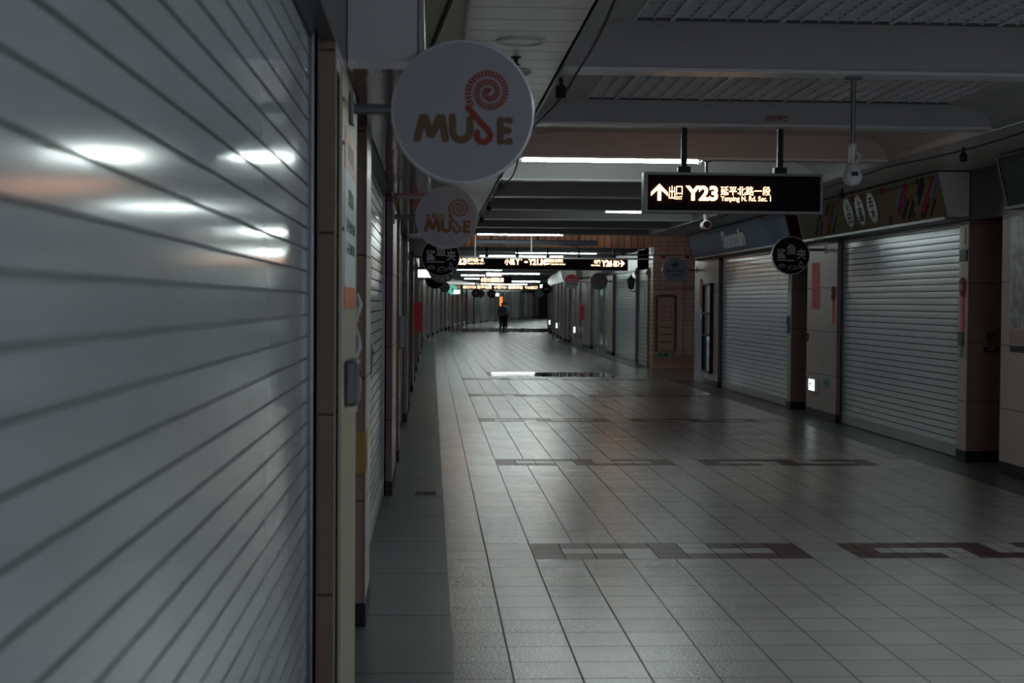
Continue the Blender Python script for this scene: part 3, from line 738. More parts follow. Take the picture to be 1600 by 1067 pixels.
# right side discs
t = disc_sign(5.13, 30.9, 2.345, 'round grey sign with a star and lettering, in front of the salmon brick wall', face=mat('blue_grey_disc', (.22,.26,.31), .45), side='right')
a = MB(); star = []
for q in range(10):
    rr = .085 if q % 2 == 0 else .042; star.append((rr*1.25*math.cos(PI/2+q*PI/5), .10+rr*math.sin(PI/2+q*PI/5)))
for q in range(10): a.prism([(0,.10), star[q], star[(q+1) % 10]], .0446, .047)
a.build('star', mat('dark_olive', (.05,.055,.035), .5), t)
a = MB(); put_text(a, 'Sanmin', -.20, .19, -.045, .03, .0446, .047, bold=.03); put_text(a, '三明百貨', -.13, .13, -.13, -.085, .0446, .047, bold=.01); a.build('lettering', mat('slate_ink', (.04,.05,.06), .5), t)
t = disc_sign(5.22, 45.8, 2.31, 'round dark sign with a small red bow, right of the wide exit sign', face=mat('dark_grey_disc', (.07,.06,.06), .4), side='right', rim=m_pole)
a = MB(); a.prism([(0,0),(-.09,.07),(-.09,-.05)], .0446, .047); a.prism([(0,0),(.09,-.05),(.09,.07)], .0446, .047); a.build('bow', mat('bow_red', (.30,.02,.03), .5), t)
t = disc_sign(5.12, 53.7, 2.40, 'round sign, upper half red and lower half white, further down on the right', face=mat('pale_disc', (.42,.42,.44), .45), side='right')
a = MB(); a.prism([(.262*math.cos(q*PI/16), .262*math.sin(q*PI/16)) for q in range(17)], .0446, .046); a.build('red_half', m_red, t)
a = MB(); put_text(a, 'Happy', -.17, .17, .03, .12, .0462, .048, bold=.02); a.build('white_lettering', m_white, t)
a = MB(); put_text(a, 'Hello', -.17, .17, -.11, -.03, .0446, .048, bold=.02); a.build('dark_lettering', mat('navy_ink', (.03,.03,.06), .5), t)
t = disc_sign(6.02, 77, 2.33, 'small black round sign far down on the right', face=m_bdisc, side='right', wall=6.31)
a = MB(); put_text(a, 'HOLA', -.15, .15, -.05, .06, .0446, .047, bold=.03); a.build('lettering', m_gr, t)
t = disc_sign(6.1, 83, 2.18, 'small pale round sign half hidden behind the far black one', face=mat('pale_blue_disc', (.35,.40,.45), .45), side='right', wall=6.6)

# ------------------------------------------------------------------ signboards over the shops
def signboard(side, y0, y1, label, face, endm, frame=m_pole, xt=.355, xb=.24, z0=HH+.01, z1=HC-.015, under=None):
    """slanted fascia box: top leans out xt, bottom xb from the pillar face"""
    L = side == 'left'; t = thing('signboard', label, 'signboard', (XL if L else XR, (y0+y1)/2, 0), LW if L else RW)
    h = (y1-y0)/2-.004
    a = MB(); a.quad((-h, xb, z0+.035), (h, xb, z0+.035), (h, xt, z1), (-h, xt, z1)); a.quad((-h,.004,z1),(h,.004,z1),(h,xt,z1),(-h,xt,z1)); a.build('fascia', face, t)
    a = MB(); a.box(-h, h, .004, xb+.02, z0, z0+.03); a.build('bottom_lip', under or frame, t)
    for e in (-1, 1):
        a = MB(); x = e*h; a.add([(x, .004, z0+.03), (x, xb, z0+.03), (x, xt, z1), (x, .004, z1), (x-e*.02, .004, z0+.03), (x-e*.02, xb, z0+.03), (x-e*.02, xt, z1), (x-e*.02, .004, z1)],
              [(0,1,2,3),(4,5,6,7),(0,1,5,4),(1,2,6,5),(2,3,7,6)]); a.build('end_panel', endm, t)
    a = MB(); a.tube([(-h, xt, z1-.01), (h, xt, z1-.01)], .012, 6); a.tube([(-h, xb, z0+.035), (-h, xt, z1)], .010, 6); a.tube([(h, xb, z0+.035), (h, xt, z1)], .010, 6); a.build('frame', frame, t)
    return t, h, Vector((0, xb, z0+.035)), Vector((0, xt-xb, z1-z0-.035))
m_olive = mat('tan_fascia', (.125, .093, .053), .7, spec=.03); m_endw = mat('white_end', (.36, .36, .36), .45)
t, h, B, UP = signboard('right', 15.1, 21.05, 'long tan signboard with coloured slanted strokes and three oval emblems', m_olive, m_endw)
UL = UP.length; V = UP.normalized()
cols = [mat('stroke_navy', (.008,.012,.022), .7, spec=.03), mat('stroke_crimson', (.19,.012,.03), .7, spec=.03), mat('stroke_slate', (.08,.12,.17), .7, spec=.03), mat('stroke_rust', (.16,.055,.04), .7, spec=.03), mat('stroke_purple', (.08,.025,.07), .7, spec=.03)]
# u measured from the near end (x = -h in the wall frame) going away; writing runs from far to near
rng = random.Random(3)
def slant(u, v0, v1, wdt, ci):
    # writing direction -x: strokes lean
    u *= .7 if u < 2.3 and u > .5 else (.87 if u > 2.3 else 1)
    sb = MB(); sb.stroke([(-(-h+u)+.75*(v0-.5), v0*UL), (-(-h+u)+.75*(v1-.5), v1*UL)], wdt*.72, .002+.0006*ci, .004+.0006*ci, WU, V, B); sb.build('stroke', cols[ci], t)
for u, v0, v1, wd, ci in [(.15,.08,.4,.05,0),(.33,.5,.9,.1,2),(.42,.2,.85,.11,1),(.35,.08,.32,.06,0),(.62,.08,.2,.05,0),(.98,.4,.8,.06,0),(1.12,.6,.95,.09,0),(1.25,.1,.45,.09,0),(1.05,.1,.2,.05,0),(1.45,.5,.6,.09,3),(1.33,.85,.95,.05,0),(1.55,.15,.5,.09,0),(1.85,.3,.85,.12,1),(2.1,.4,.9,.12,2),(1.95,.9,.95,.05,0),(2.2,.08,.15,.13,4),(2.55,.88,.95,.16,1),(4.9,.15,.8,.1,1),(4.7,.3,.7,.1,2),(4.6,.1,.45,.06,0),(4.85,.08,.2,.06,0),(5.35,.1,.4,.07,0),(5.55,.5,.6,.07,0),(5.6,.1,.35,.07,4),(5.2,.6,.85,.07,0),(3.9,.85,.95,.14,1),(3.4,.08,.14,.12,3),(5.75,.3,.8,.1,2)]: slant(u, v0, v1, wd, ci)
for k, (u, ch) in enumerate(((2.4,'去\n木'),(2.9,'上\n晶'),(3.4,'火\n田'))):
    def ell(s): return [(-(-h+u)+s*.20*math.cos(q*PI/16), UL*.52+s*.205*math.sin(q*PI/16)) for q in range(32)]
    e = MB(); e.prism(ell(1), .005, .0065, WU, V, B); eo = e.build('oval_emblem', mat('oval_navy', (.02,.03,.07), .5), t)
    e = MB(); e.prism(ell(.86), .0066, .008, WU, V, B); e.build('oval_field', mat('oval_white', (.36,.36,.36), .5), eo)
    e = MB(); c = -(-h+u)
    a_, b_ = ch.split('\n')
    put_text(e, a_, c-.09, c+.09, UL*.54, UL*.54+.13, .0082, .0095, WU, V, B, .04); put_text(e, b_, c-.09, c+.09, UL*.52-.14, UL*.52-.01, .0082, .0095, WU, V, B, .04); e.build('oval_character', cols[0], eo)
t, h, B, UP = signboard('right', 21.75, 30.1, 'blue grey slanted signboard lettered Sanmin with a dark red end', mat('blue_fascia', (.075,.11,.19), .6, spec=.08), m_dred, frame=mat('brown_frame', (.10,.05,.04), .5))
V = UP.normalized(); UL = UP.length
e = MB(); c = -(-h+4.0); put_text(e, 'Sanmin', c-.95, c+.95, UL*.14, UL*.84, .003, .008, WU, V, B, .05); e.build('lettering', mat('pale_lettering', (.62,.64,.68), .6), t)
signboard('right', 7.2, 13.5, 'dark slanted signboard cut by the right edge of the picture', mat('black_fascia', (.005,.007,.012), .5, spec=.1), m_endw)
t, h, B, UP = signboard('left', 5.7, 12.2, 'long signboard over the left shops with white end and mirror-like underside', mat('left_fascia', (.35,.35,.36), .4), mat('white_box_end', (.30,.31,.33), .45), under=m_foil, xt=.28, xb=.28)
signboard('left', 12.9, 19.6, 'left signboard with a red end behind the white round sign', mat('grey_fascia', (.30,.30,.30), .4), mat('red_end', (.42,.08,.07), .4), under=m_foil, xt=.30, xb=.27)
signboard('left', 21, 29.5, 'grey signboard further along the left', mat('grey_fascia', (.30,.30,.30), .4), m_endw, xt=.3, xb=.24)
signboard('left', 41, 51, 'distant signboard along the left', mat('grey_fascia', (.30,.30,.30), .4), m_endw, xt=.3, xb=.24)
signboard('right', 46, 52, 'grey signboard over the green glass shop window', m_cpan, m_endw)
signboard('right', 54, 60, 'pale signboard over the window with pinkish posters', m_endw, m_endw)
# lit light boxes on the left
for y, x0, x1, z0, z1, l in ((34.8,-.328,.076,2.20,2.40,'bright white light box glowing beside the round black signs'),(80,1.2,1.55,2.05,2.27,'small bright light box far down on the left')):
    t = thing('light_box', l, 'light box', (x0, y, z0), 0)
    a = MB(); a.box(0, x1-x0, 0, .3, 0, z1-z0); a.build('case', m_white, t); a = MB(); a.box(.01, x1-x0-.01, -.004, 0, .01, z1-z0-.01); a.build('lit_face', m_lit, t)
    if y < 50: a = MB(); a.box(-.04, 0, .1, .2, .05, .12); a.build('bracket', m_pole, t)
# ------------------------------------------------------------------ left wall fittings
t = thing('notice_board', 'tall beige notice board with opening hours on the first left pillar', 'notice board', (XL+.006, 5.62, 0), LW)
a = MB(); a.box(-.49, .49, .003, .014, .0, 2.45); a.build('panel', m_wood, t)
a = MB(); a.box(-.36, .36, .014, .017, 1.70, 2.12); a.build('white_poster', mat('poster_white', (.42,.46,.50), .5), t)
a = MB(); a.box(-.36, .36, .014, .017, 2.12, 2.27); a.build('salmon_header', mat('salmon_paper', (.40,.19,.14), .5), t)
a = MB(); a.box(-.36, .36, .014, .017, 1.62, 1.70); a.build('orange_footer', mat('orange_paper', (.45,.10,.03), .5), t)
a = MB()
put_text(a, '營業時間', -.17, .17, 2.00, 2.06, .0172, .018, WU, bold=.02); put_text(a, '日~四 11:00-22:00', -.28, .28, 1.90, 1.95, .0172, .018, WU, bold=.02); put_text(a, '五~六 11:00-22:30', -.28, .28, 1.82, 1.87, .0172, .018, WU, bold=.02)
put_text(a, 'MUSE', -.2, .2, 2.16, 2.23, .0172, .018, WU, bold=.02); a.build('lettering', mat('grey_text', (.10,.11,.12), .5), t)
for z in (2.35, 2.2, 1.9): a = MB(); a.lathe([(.008,.014),(.008,.018)], 10, 'y', (.46,0,z)); a.build('screw', m_dark, t)
def card_box(y, z0, z1, label, x=XL, mt=None, d=.035, w=.1):
    t = thing('lock_box', label, 'lock box', (x, y, (z0+z1)/2), LW)
    a = MB(); h = (z1-z0)/2; a.box(-w, w, .0, d, -h, h); a.build('case', mt or m_dark, t, bevel=.012)
    a = MB(); a.lathe([(.012,d),(.012,d+.008)], 12, 'y', (-w*.4,0,h*.4)); a.build('keyhole', m_pole, t)
    return t
m_dg = mat('dark_grey_plastic', (.055,.06,.07), .4)
t = card_box(5.42, 1.27, 1.435, 'dark grey rounded lock box on the beige notice board', XL+.021, m_dg, .045, .13)
t = card_box(8.3, 1.23, 1.42, 'dark grey lock box at the near edge of the second left shutter', SL+.03, m_dg, .05, .09)
t = card_box(15.3, 1.16, 1.50, 'pale oval box on the left pillar past the white pinkish front', XL, m_pole, .06, .12)
for y, z, l in ((5.72,.0,'thin metal key slot plate under the lock box, farther of two'),(5.35,.0,'thin metal key slot plate under the lock box, nearer of two')):
    t = thing('slot_plate', l, 'slot', (XL+.014, y, 1.16), LW); a = MB(); a.box(-.022, .022, 0, .003, -.07, .05); a.build('plate', m_pole, t); a = MB(); a.box(-.006, .006, .003, .005, -.06, .04); a.build('slot', m_dark, t)
a = MB(); a.box(XL-.10, XL+.004, 7.428, 7.432, .78, .99); a.box(XL, XL+.004, 7.432, 7.62, .78, .99); tag(a.build('warning_sticker', mat('ochre_sticker', (.20,.12,.02), .5)), 'ochre yellow sticker wrapped round the second left pillar corner', 'sticker')
a = MB(); a.box(XL+.001, XL+.006, 13.9, 13.99, 1.03, 1.24); tag(a.build('warning_sticker', mat('ochre_sticker', (.20,.12,.02), .5)), 'small yellow sticker on the third left pillar', 'sticker')
a = MB(); a.box(XL+.0145, XL+.016, 5.85, 6.1, .42, .56); tag(a.build('exit_sticker', mat('green_sticker', (.06,.24,.14), .5)), 'green exit sticker low on the beige notice board', 'sticker')
t = thing('leaflet_holder', 'crumpled clear plastic pouch hanging from the far edge of the notice board', 'pouch', (XL, 6.19, 1.62), 0)
a = MB(); P = []
for q in range(12): P.append((.02+.012*math.sin(q*1.7), 0, .06-.045*q))
a.tube(P, [.006+.008*abs(math.sin(q*2.3)) for q in range(12)], 7); a.build('pouch', mat('clear_plastic', (.3,.32,.33), .2), t, smooth=True)
# fire extinguisher box
t = thing('fire_box', 'red fire extinguisher box on the left wall', 'fire extinguisher', (XL, 28.2, 1.05), LW)
a = MB(); a.box(-.16, .16, 0, .15, 0, .58); a.build('case', m_red, t, bevel=.01); a = MB(); a.box(-.14, .14, .15, .155, .03, .55); a.build('door', mat('red_door', (.38,.03,.035), .3), t)
a = MB(); a.box(-.12, -.10, .155, .17, .25, .33); a.build('handle', m_dark, t)
# lit slot
t = thing('lit_slot', 'tall thin pale green lit slot between the distant left shutters', 'light', (XL+.01, 40.6, .3), LW)
a = MB(); a.box(-.06, .06, -.005, .01, 0, 1.95); a.build('slot', mat('green_lit', (.6,.8,.7), .4, emit=(.6,1,.8), strength=.35), t)
a = MB(); a.box(-.16, -.06, -.005, .02, -.1, 2.05); a.box(.06, .16, -.005, .02, -.1, 2.05); a.build('frame', mat('green_frame', (.25,.30,.28), .4), t)

# ------------------------------------------------------------------ floor drain
t = thing('floor_drain', 'metal drain cover set in the dark stone strip on the left', 'drain', (-.04, 12.6, 0), 0)
a = MB(); a.box(-.14, .14, -.16, -.12, .0005, .004); a.box(-.14, .14, .12, .16, .0005, .004); a.box(-.14, -.09, -.12, .12, .0005, .004); a.box(.09, .14, -.12, .12, .0005, .004); a.build('frame', m_pole, t)
a = MB(); a.box(-.09, .09, -.12, .12, .0005, .0015); a.build('slot', m_void, t)

# ------------------------------------------------------------------ right wall fittings
def poster(y0, y1, z0, z1, label, m_, name='poster', cat='poster', d=.006, rz=RW, x=XR, text=None, tm=None, frame=None):
    t = thing(name, label, cat, (x, (y0+y1)/2, (z0+z1)/2), rz); h = (y1-y0)/2; v = (z1-z0)/2
    a = MB(); a.box(-h, h, .001, d, -v, v); a.build('sheet', m_, t)
    if text:
        a = MB(); n = len(text)
        for i, ch in enumerate(text):
            s = min(h*1.5, 2*v/n*.8); c = v-2*v*(i+.5)/n
            put_text(a, ch, -s/2-(0), s/2, c-s/2*1.05, c+s/2*1.05, d+.0002, d+.001, WU, bold=.03)
        a.build('lettering', tm or m_black, t)
    if frame:
        a = MB(); w_ = .02
        a.box(-h-w_, h+w_, .001, d+.01, v, v+w_); a.box(-h-w_, h+w_, .001, d+.01, -v-w_, -v); a.box(-h-w_, -h, .001, d+.01, -v, v); a.box(h, h+w_, .001, d+.01, -v, v); a.build('frame', frame, t)
    return t
poster(21.0, 21.42, 1.58, 2.25, 'red vertical couplet banner with gold and black characters on the right pillar', m_red, 'couplet', 'banner', text='大吉大利', tm=m_gold)
def rosette(y, ztop, zb, label, x=XR):
    t = thing('ribbon_rosette', label, 'rosette', (x, y, ztop), RW)
    a = MB(); a.box(-.035, .035, .002, .01, zb-ztop, -.10); a.build('ribbon', m_red, t)
    a = MB()
    for q in range(10): a.lathe([(.03,.012),(.036,.02),(.02,.028)], 10, 'y', (.045*math.cos(q*PI/5), 0, -.06+.07*math.sin(q*PI/5)))
    a.build('petals', mat('rosette_red', (.22,.02,.025), .5), t)
    a = MB(); a.lathe([(.035,.02),(.03,.035)], 14, 'y', (0,0,-.06)); a.build('centre', mat('rosette_pale', (.40,.22,.20), .5), t)
    a = MB(); put_text(a, '福', -.025, .025, (zb-ztop)*.55-.03, (zb-ztop)*.55+.03, .0102, .0112, WU, bold=.03); a.build('lettering', m_gold, t)
    return t
rosette(20.25, 1.86, 1.37, 'small dark red rosette with ribbon on the pillar left of the wide silver shutter')
rosette(15.24, 1.90, 1.38, 'red rosette with long ribbon on the pillar right of the wide silver shutter')
# illuminated and stuck-on exit markers
t = thing('exit_light', 'small glowing white emergency exit box low on the right pillar', 'exit light', (XR, 21.2, .48), RW)
a = MB(); a.box(-.21, .21, 0, .05, -.12, .10); a.build('case', m_white, t, bevel=.006); a = MB(); a.box(-.16, .16, .05, .053, -.09, .07); a.build('lit_face', m_lit, t)
a = MB(); a.stroke([(-.10,0),(-.02,0)], .02, .0532, .054, WU); a.stroke([(-.07,.035),(-.11,0),(-.07,-.035)], .02, .0532, .054, WU); put_text(a, '出口', .02, .13, -.04, .04, .0532, .054, WU); a.build('lettering', mat('green_text', (.05,.2,.12), .5), t)
t = poster(20.35, 20.72, .47, .60, 'green and white exit sticker beside the glowing exit box', mat('pale_green_sheet', (.22,.36,.27), .5), 'exit_sticker', 'sticker')
a = MB(); a.stroke([(-.13,0),(-.03,0)], .03, .0062, .007, WU); a.stroke([(-.09,.035),(-.14,0),(-.09,-.035)], .025, .0062, .007, WU); a.stroke([(.03,-.045),(.03,.045)], .03, .0062, .007, WU); a.stroke([(.09,-.045),(.09,.045)], .03, .0062, .007, WU); a.build('lettering', mat('dark_green', (.01,.10,.04), .5), t)
# small wall things around the wide shutter
t = thing('door_hook', 'small black hook on the pillar edge below the red couplet', 'hook', (XR, 21.62, 1.16), RW)
a = MB(); a.box(-.03, .03, 0, .01, -.06, .06); a.tube([(0,.01,.04),(0,.05,.03),(0,.05,-.03),(0,.01,-.04)], .006, 6); a.build('hook', m_dark, t)
t = thing('meter_plate', 'dark square plate on the slim pillar right of the wide shutter', 'plate', (XR, 15.24, 2.17), RW); a = MB(); a.box(-.1, .1, 0, .015, -.06, .06); a.build('plate', m_black, t)
t = thing('paper_strip', 'thin ochre paper strip high on the slim right pillar', 'paper strip', (XR, 15.2, 2.38), RW); a = MB(); a.box(-.02, .02, 0.001, .004, -.09, .09); a.build('strip', mat('ochre_sticker', (.20,.12,.02), .5), t)
t = thing('switch_box', 'grey shutter switch box under the red rosette', 'switch', (XR, 15.24, 1.24), RW); a = MB(); a.box(-.05, .05, 0, .04, -.02, .13); a.build('case', m_pole, t, bevel=.005); a = MB(); a.box(-.03, .03, 0, .02, -.14, -.02); a.build('cover', m_rail, t)
t = thing('switch_box', 'slim grey switch box at the near end of the shutter under the blue signboard', 'switch', (XR, 22.8, 1.32), RW); a = MB(); a.box(-.04, .04, 0, .03, -.14, .14); a.build('case', m_pole, t); a = MB(); a.box(-.03, .03, .03, .035, .02, .1); a.build('button_plate', m_dark, t)
poster(22.70, 22.9, 1.80, 2.12, 'narrow pale paper label with writing beside the shutter under the blue signboard', mat('pale_paper', (.36,.38,.36), .5), text='營業中', tm=m_dark)
# emblem sticker on the dark pillar side (faces the camera)
t = thing('emblem_sticker', 'beige sticker with a dark round emblem on the dark pillar side, far right', 'sticker', (5.85, 15.094, 1.29), 0)
a = MB(); a.box(-.075, .075, -.003, 0, -.08, .09); a.build('sheet', mat('dim_beige', (.13,.10,.065), .5), t)
a = MB(); a.stroke([(.045*math.cos(q*PI/10), .03+.045*math.sin(q*PI/10)) for q in range(21)], .018, .0032, .004); a.stroke([(-.02,.03),(.02,.03)], .012, .0032, .004); a.stroke([(0,.01),(0,.05)], .012, .0032, .004); put_text(a, '保全系統', -.05, .05, -.055, -.035, .0032, .004); a.build('emblem', mat('dark_brown_ink', (.03,.008,.006), .5), t)
a = MB(); a.box(-.08, .08, -.004, 0, -.125, -.08); a.build('black_strip', m_black, t); a = MB(); put_text(a, 'SAFE', -.045, .045, -.115, -.09, .0045, .0052); a.build('strip_lettering', m_gr, t)
# near right pillar poster
poster(13.2, 13.98, 1.43, 2.50, 'silvery poster on the nearest right pillar at the picture edge', mat('silver_poster', (.30,.34,.33), .25, noise=.7, nscale=9))
poster(13.2, 13.98, 1.28, 1.42, 'pinkish strip under the silvery poster at the right edge', mat('pinkish_sheet', (.32,.18,.16), .4, noise=.3, nscale=12))
poster(13.6, 13.96, 1.20, 1.26, 'small black label with white writing at the far right edge', m_black)
# grey door panel pillar by the crossing and its notices
t = MB(); t.box(XR, 6.5, 29.97, 31.1, 0, HC); bpg = t.build('wall_right', mat('blue_grey_panel', (.085,.10,.125), .35)); bpg['kind'] = 'structure'
t = thing('display_case', 'tall glass display case with pale notices, left of the blue signboard shutter', 'display case', (XR, 29.45, 0), RW)
a = MB(); a.box(-.44, -.40, 0, .07, .25, 2.05); a.box(.40, .44, 0, .07, .25, 2.05)
for z in (.25, .98, 1.42, 2.01): a.box(-.44, .44, 0, .07, z, z+.04)
a.build('frame', m_dark, t)
for z0, z1, mm in ((.29,.98,m_glass),(1.02,1.42,mat('dim_notice', (.16,.17,.18), .3)),(1.46,2.01,mat('pale_notice', (.42,.44,.44), .3))):
    a = MB(); a.box(-.40, .40, .005, .02, z0, z1); a.build('notice', mm, t)
poster(28.6, 28.95, 1.2, 1.85, 'crumpled grey poster between the display case and the shutter', g4)
poster(30.2, 30.4, 1.32, 1.42, 'two small white switches on the blue grey panel', m_white, 'light_switch', 'switch')
poster(30.2, 30.5, 1.55, 2.15, 'narrow red banner high on the blue grey panel', m_red, 'couplet', 'banner', text='春福', tm=m_gold)
# salmon wall panel: framed notices
def wall_panel(x0, x1, z0, z1, y, name, label, cat, m_, d=.03):
    t = thing(name, label, cat, ((x0+x1)/2, y, z0), 0); h = (x1-x0)/2
    a = MB(); a.box(-h, h, -d, 0, 0, z1-z0); a.build('board', m_, t); return t, h
PMW = FPX/36.85
def wx(px): return (px-674)/PMW
def wz(py, px=1040): return EYE-(py-470.5-.0057*(px-674))/PMW
t, h = wall_panel(wx(1029), wx(1055), wz(547), wz(463), 36.8, 'menu_board', 'tall framed wooden board with a pink poster on the salmon brick wall', 'notice board', mat('salmon_board', (.40,.24,.18), .4))
z0 = wz(547)
for py in (500, 512, 523, 535): a = MB(); a.box(-h*.8, h*.8, -.036, -.03, wz(py)-z0, wz(py)-z0+.03); a.build('shelf_strip', mat('brown_strip', (.14,.07,.05), .5), t)
a = MB(); a.box(-h-.06, -h, -.05, 0, -.03, wz(463)-z0+.03); a.box(h, h+.06, -.05, 0, -.03, wz(463)-z0+.03); a.box(-h, h, -.05, 0, wz(463)-z0-.01, wz(463)-z0+.05); a.build('frame', mat('brown_frame', (.10,.05,.04), .5), t)
a = MB(); a.box(-h*.85, h*.9, -.038, -.03, wz(499)-z0, wz(472)-z0); po = a.build('pink_poster', mat('pink_poster', (.50,.26,.27), .5), t)
a = MB(); put_text(a, 'コザ・ン', -h*.7, h*.7, wz(483)-z0, wz(477)-z0, .0385, .0395, bold=.02); put_text(a, 'いりニの', -h*.7, h*.7, wz(490)-z0, wz(485)-z0, .0385, .0395, bold=.02); put_text(a, '三五・田', -h*.7, h*.7, wz(497)-z0, wz(492)-z0, .0385, .0395, bold=.02); a.build('lettering', mat('plum_ink', (.12,.03,.05), .5), po)
t, h = wall_panel(wx(1029), wx(1051), wz(558), wz(550), 36.8, 'exit_sticker', 'pale green exit arrow plate low on the salmon brick wall', 'sticker', mat('pale_green_sheet', (.22,.36,.27), .5), .008)
a = MB(); a.stroke([(-.13,.06),(-.03,.06)], .03, .0082, .01); a.stroke([(-.09,.10),(-.14,.06),(-.09,.02)], .025, .0082, .01); a.prism([(0,.02),(.09,.02),(.09,.11),(0,.11)], .0082, .01); a.build('lettering', mat('dark_green', (.01,.10,.04), .5), t)
for px, l in ((1038,'small dark red paper ornament high on the salmon wall, left of two'),(1075,'small dark red paper ornament high on the salmon wall, right of two')):
    t, h = wall_panel(wx(px-4), wx(px+4), wz(405), wz(397), 36.85, 'paper_ornament', l, 'ornament', mat('rosette_red', (.22,.02,.025), .5), .01)
    a = MB(); a.prism([(-h*.5,-.02),(h*.5,-.02),(h*.7,.0),(-h*.7,.0)], .002, .009); a.build('fringe', mat('rosette_red', (.22,.02,.025), .5), t)
# lantern
t = thing('wall_lantern', 'black old-fashioned wall lantern beside the pale shutter', 'lantern', (5.6, 39.75, 2.18), 0)
a = MB(); a.box(-.02, 0, -.04, .04, -.22, .0); a.build('wall_plate', m_black, t)
a = MB(); a.tube([(-.01,0,-.16),(-.07,0,-.22),(-.14,0,-.23),(-.19,0,-.19),(-.17,0,-.15),(-.13,0,-.16)], .012, 8); a.build('scroll_arm', m_black, t, smooth=True)
a = MB(); a.lathe([(.015,.24),(.02,.19),(.045,.18),(.05,.15),(.12,.10),(.115,.085)], 6, 'z', (-.19,0,0)); a.build('cap', m_black, t)
a = MB(); a.lathe([(.10,.085),(.065,-.13)], 6, 'z', (-.19,0,0)); a.build('glass', mat('smoky_glass', (.08,.085,.09), .2), t)
a = MB()
for q in range(6):
    c, s_ = math.cos(q*PI/3), math.sin(q*PI/3); a.tube([(-.19+.105*c, .105*s_, .09), (-.19+.068*c, .068*s_, -.13)], .008, 5)
a.lathe([(.07,-.13),(.06,-.15),(.02,-.17)], 6, 'z', (-.19,0,0)); a.build('cage', m_black, t)
# white column mouldings and posters near the lantern
poster(37.6, 38.1, .6, 2.0, 'faded grey poster on the white brick pier near the lantern', mat('faded_poster', (.24,.24,.27), .5, noise=.5, nscale=4))
poster(38.5, 39.3, 1.1, 2.0, 'white poster with small print on the white brick pier near the lantern', g4)
t = thing('column_moulding', 'pale arched moulding standing on the white brick pier', 'moulding', (XR, 38.3, 0), RW)
a = MB(); a.tube([(-.85,.03,0),(-.85,.03,2.35)], .05, 10); a.tube([(1.35,.03,0),(1.35,.03,2.4)], .05, 10); a.build('post', m_trim, t, smooth=True)
a = MB(); a.lathe([(.09,2.4),(.1,2.45),(.06,2.55),(.02,2.6)], 12, 'z', (1.35,.03,0)); a.lathe([(.09,2.35),(.1,2.4),(.06,2.5),(.02,2.55)], 12, 'z', (-.85,.03,0)); a.build('finial', m_trim, t, smooth=True)
# low lit markers down the right side
for y, l in ((56.9,'small low white light on the right, nearest of the three distant ones'),(67.0,'small low white light on the right, middle of the three distant ones'),(77,'small low white light on the right, farthest of the three')):
    x = {56.9: 5.6, 67.0: 5.77, 77: 6.25}[y]
    t = thing('exit_light', l, 'exit light', (x-.05, y, .45), 0)
    a = MB(); a.box(-.04, .125, 0, .1, -.03, .28); a.build('case', m_white, t); a = MB(); a.box(-.035, .03, -.004, 0, .02, .24); a.build('lit_face', m_lit, t)
t = thing('fire_box', 'small red fire extinguisher box on the right beside the pinkish posters', 'fire extinguisher', (XR+.0, 54.05, 1.0), RW)
a = MB(); a.box(-.15, .15, .0, .12, 0, .55); a.build('case', m_red, t); a = MB(); a.box(-.13, .13, .12, .125, .03, .52); a.build('door', mat('red_door', (.38,.03,.035), .3), t)
# warm lit far shop
for x, y, wd, z0, z1, mm, l, nm in ((5.35,113,.26,1.3,2.05,mat('orange_panel', (.7,.2,.06), .5, emit=(1,.28,.08), strength=.35),'orange lit panel at the far end right behind the walking person','light_box'),
                            (4.95,112,.42,2.05,2.3,m_lit,'tiny bright white sign above the far orange panel','light_box')):
    t = thing(nm, l, 'light box', (x, y, z0), 0); a = MB(); a.box(-wd/2, wd/2, 0, .1, 0, z1-z0); a.build('case', m_rail, t); a = MB(); a.box(-wd/2+.02, wd/2-.02, -.01, 0, .02, z1-z0-.02); a.build('lit_face', mm, t)
for x, y, r, mm, l in ((3.1,103,.3,mat('bow_red', (.30,.02,.03), .5),'tiny dark red round sign at the far bend, leftmost'),(3.6,108,.3,m_white,'tiny white round sign at the far bend beside the red one'),(4.45,109,.32,mat('bow_red', (.30,.02,.03), .5),'tiny red round sign at the far bend, above the person')):
    t = thing('round_sign', l, 'sign', (x, y, 2.22), 0); a = MB(); a.lathe([(r,-.04),(r,.04)], 24, 'y'); a.build('case', mm, t)
    a = MB(); a.lathe([(r*.5,-.042),(r*.5,-.045)], 16, 'y'); a.build('emblem', m_gr, t); a = MB(); a.tube([(0,0,r-.01),(0,0,HC-2.22)], .02, 6); a.build('rod', m_pole, t)

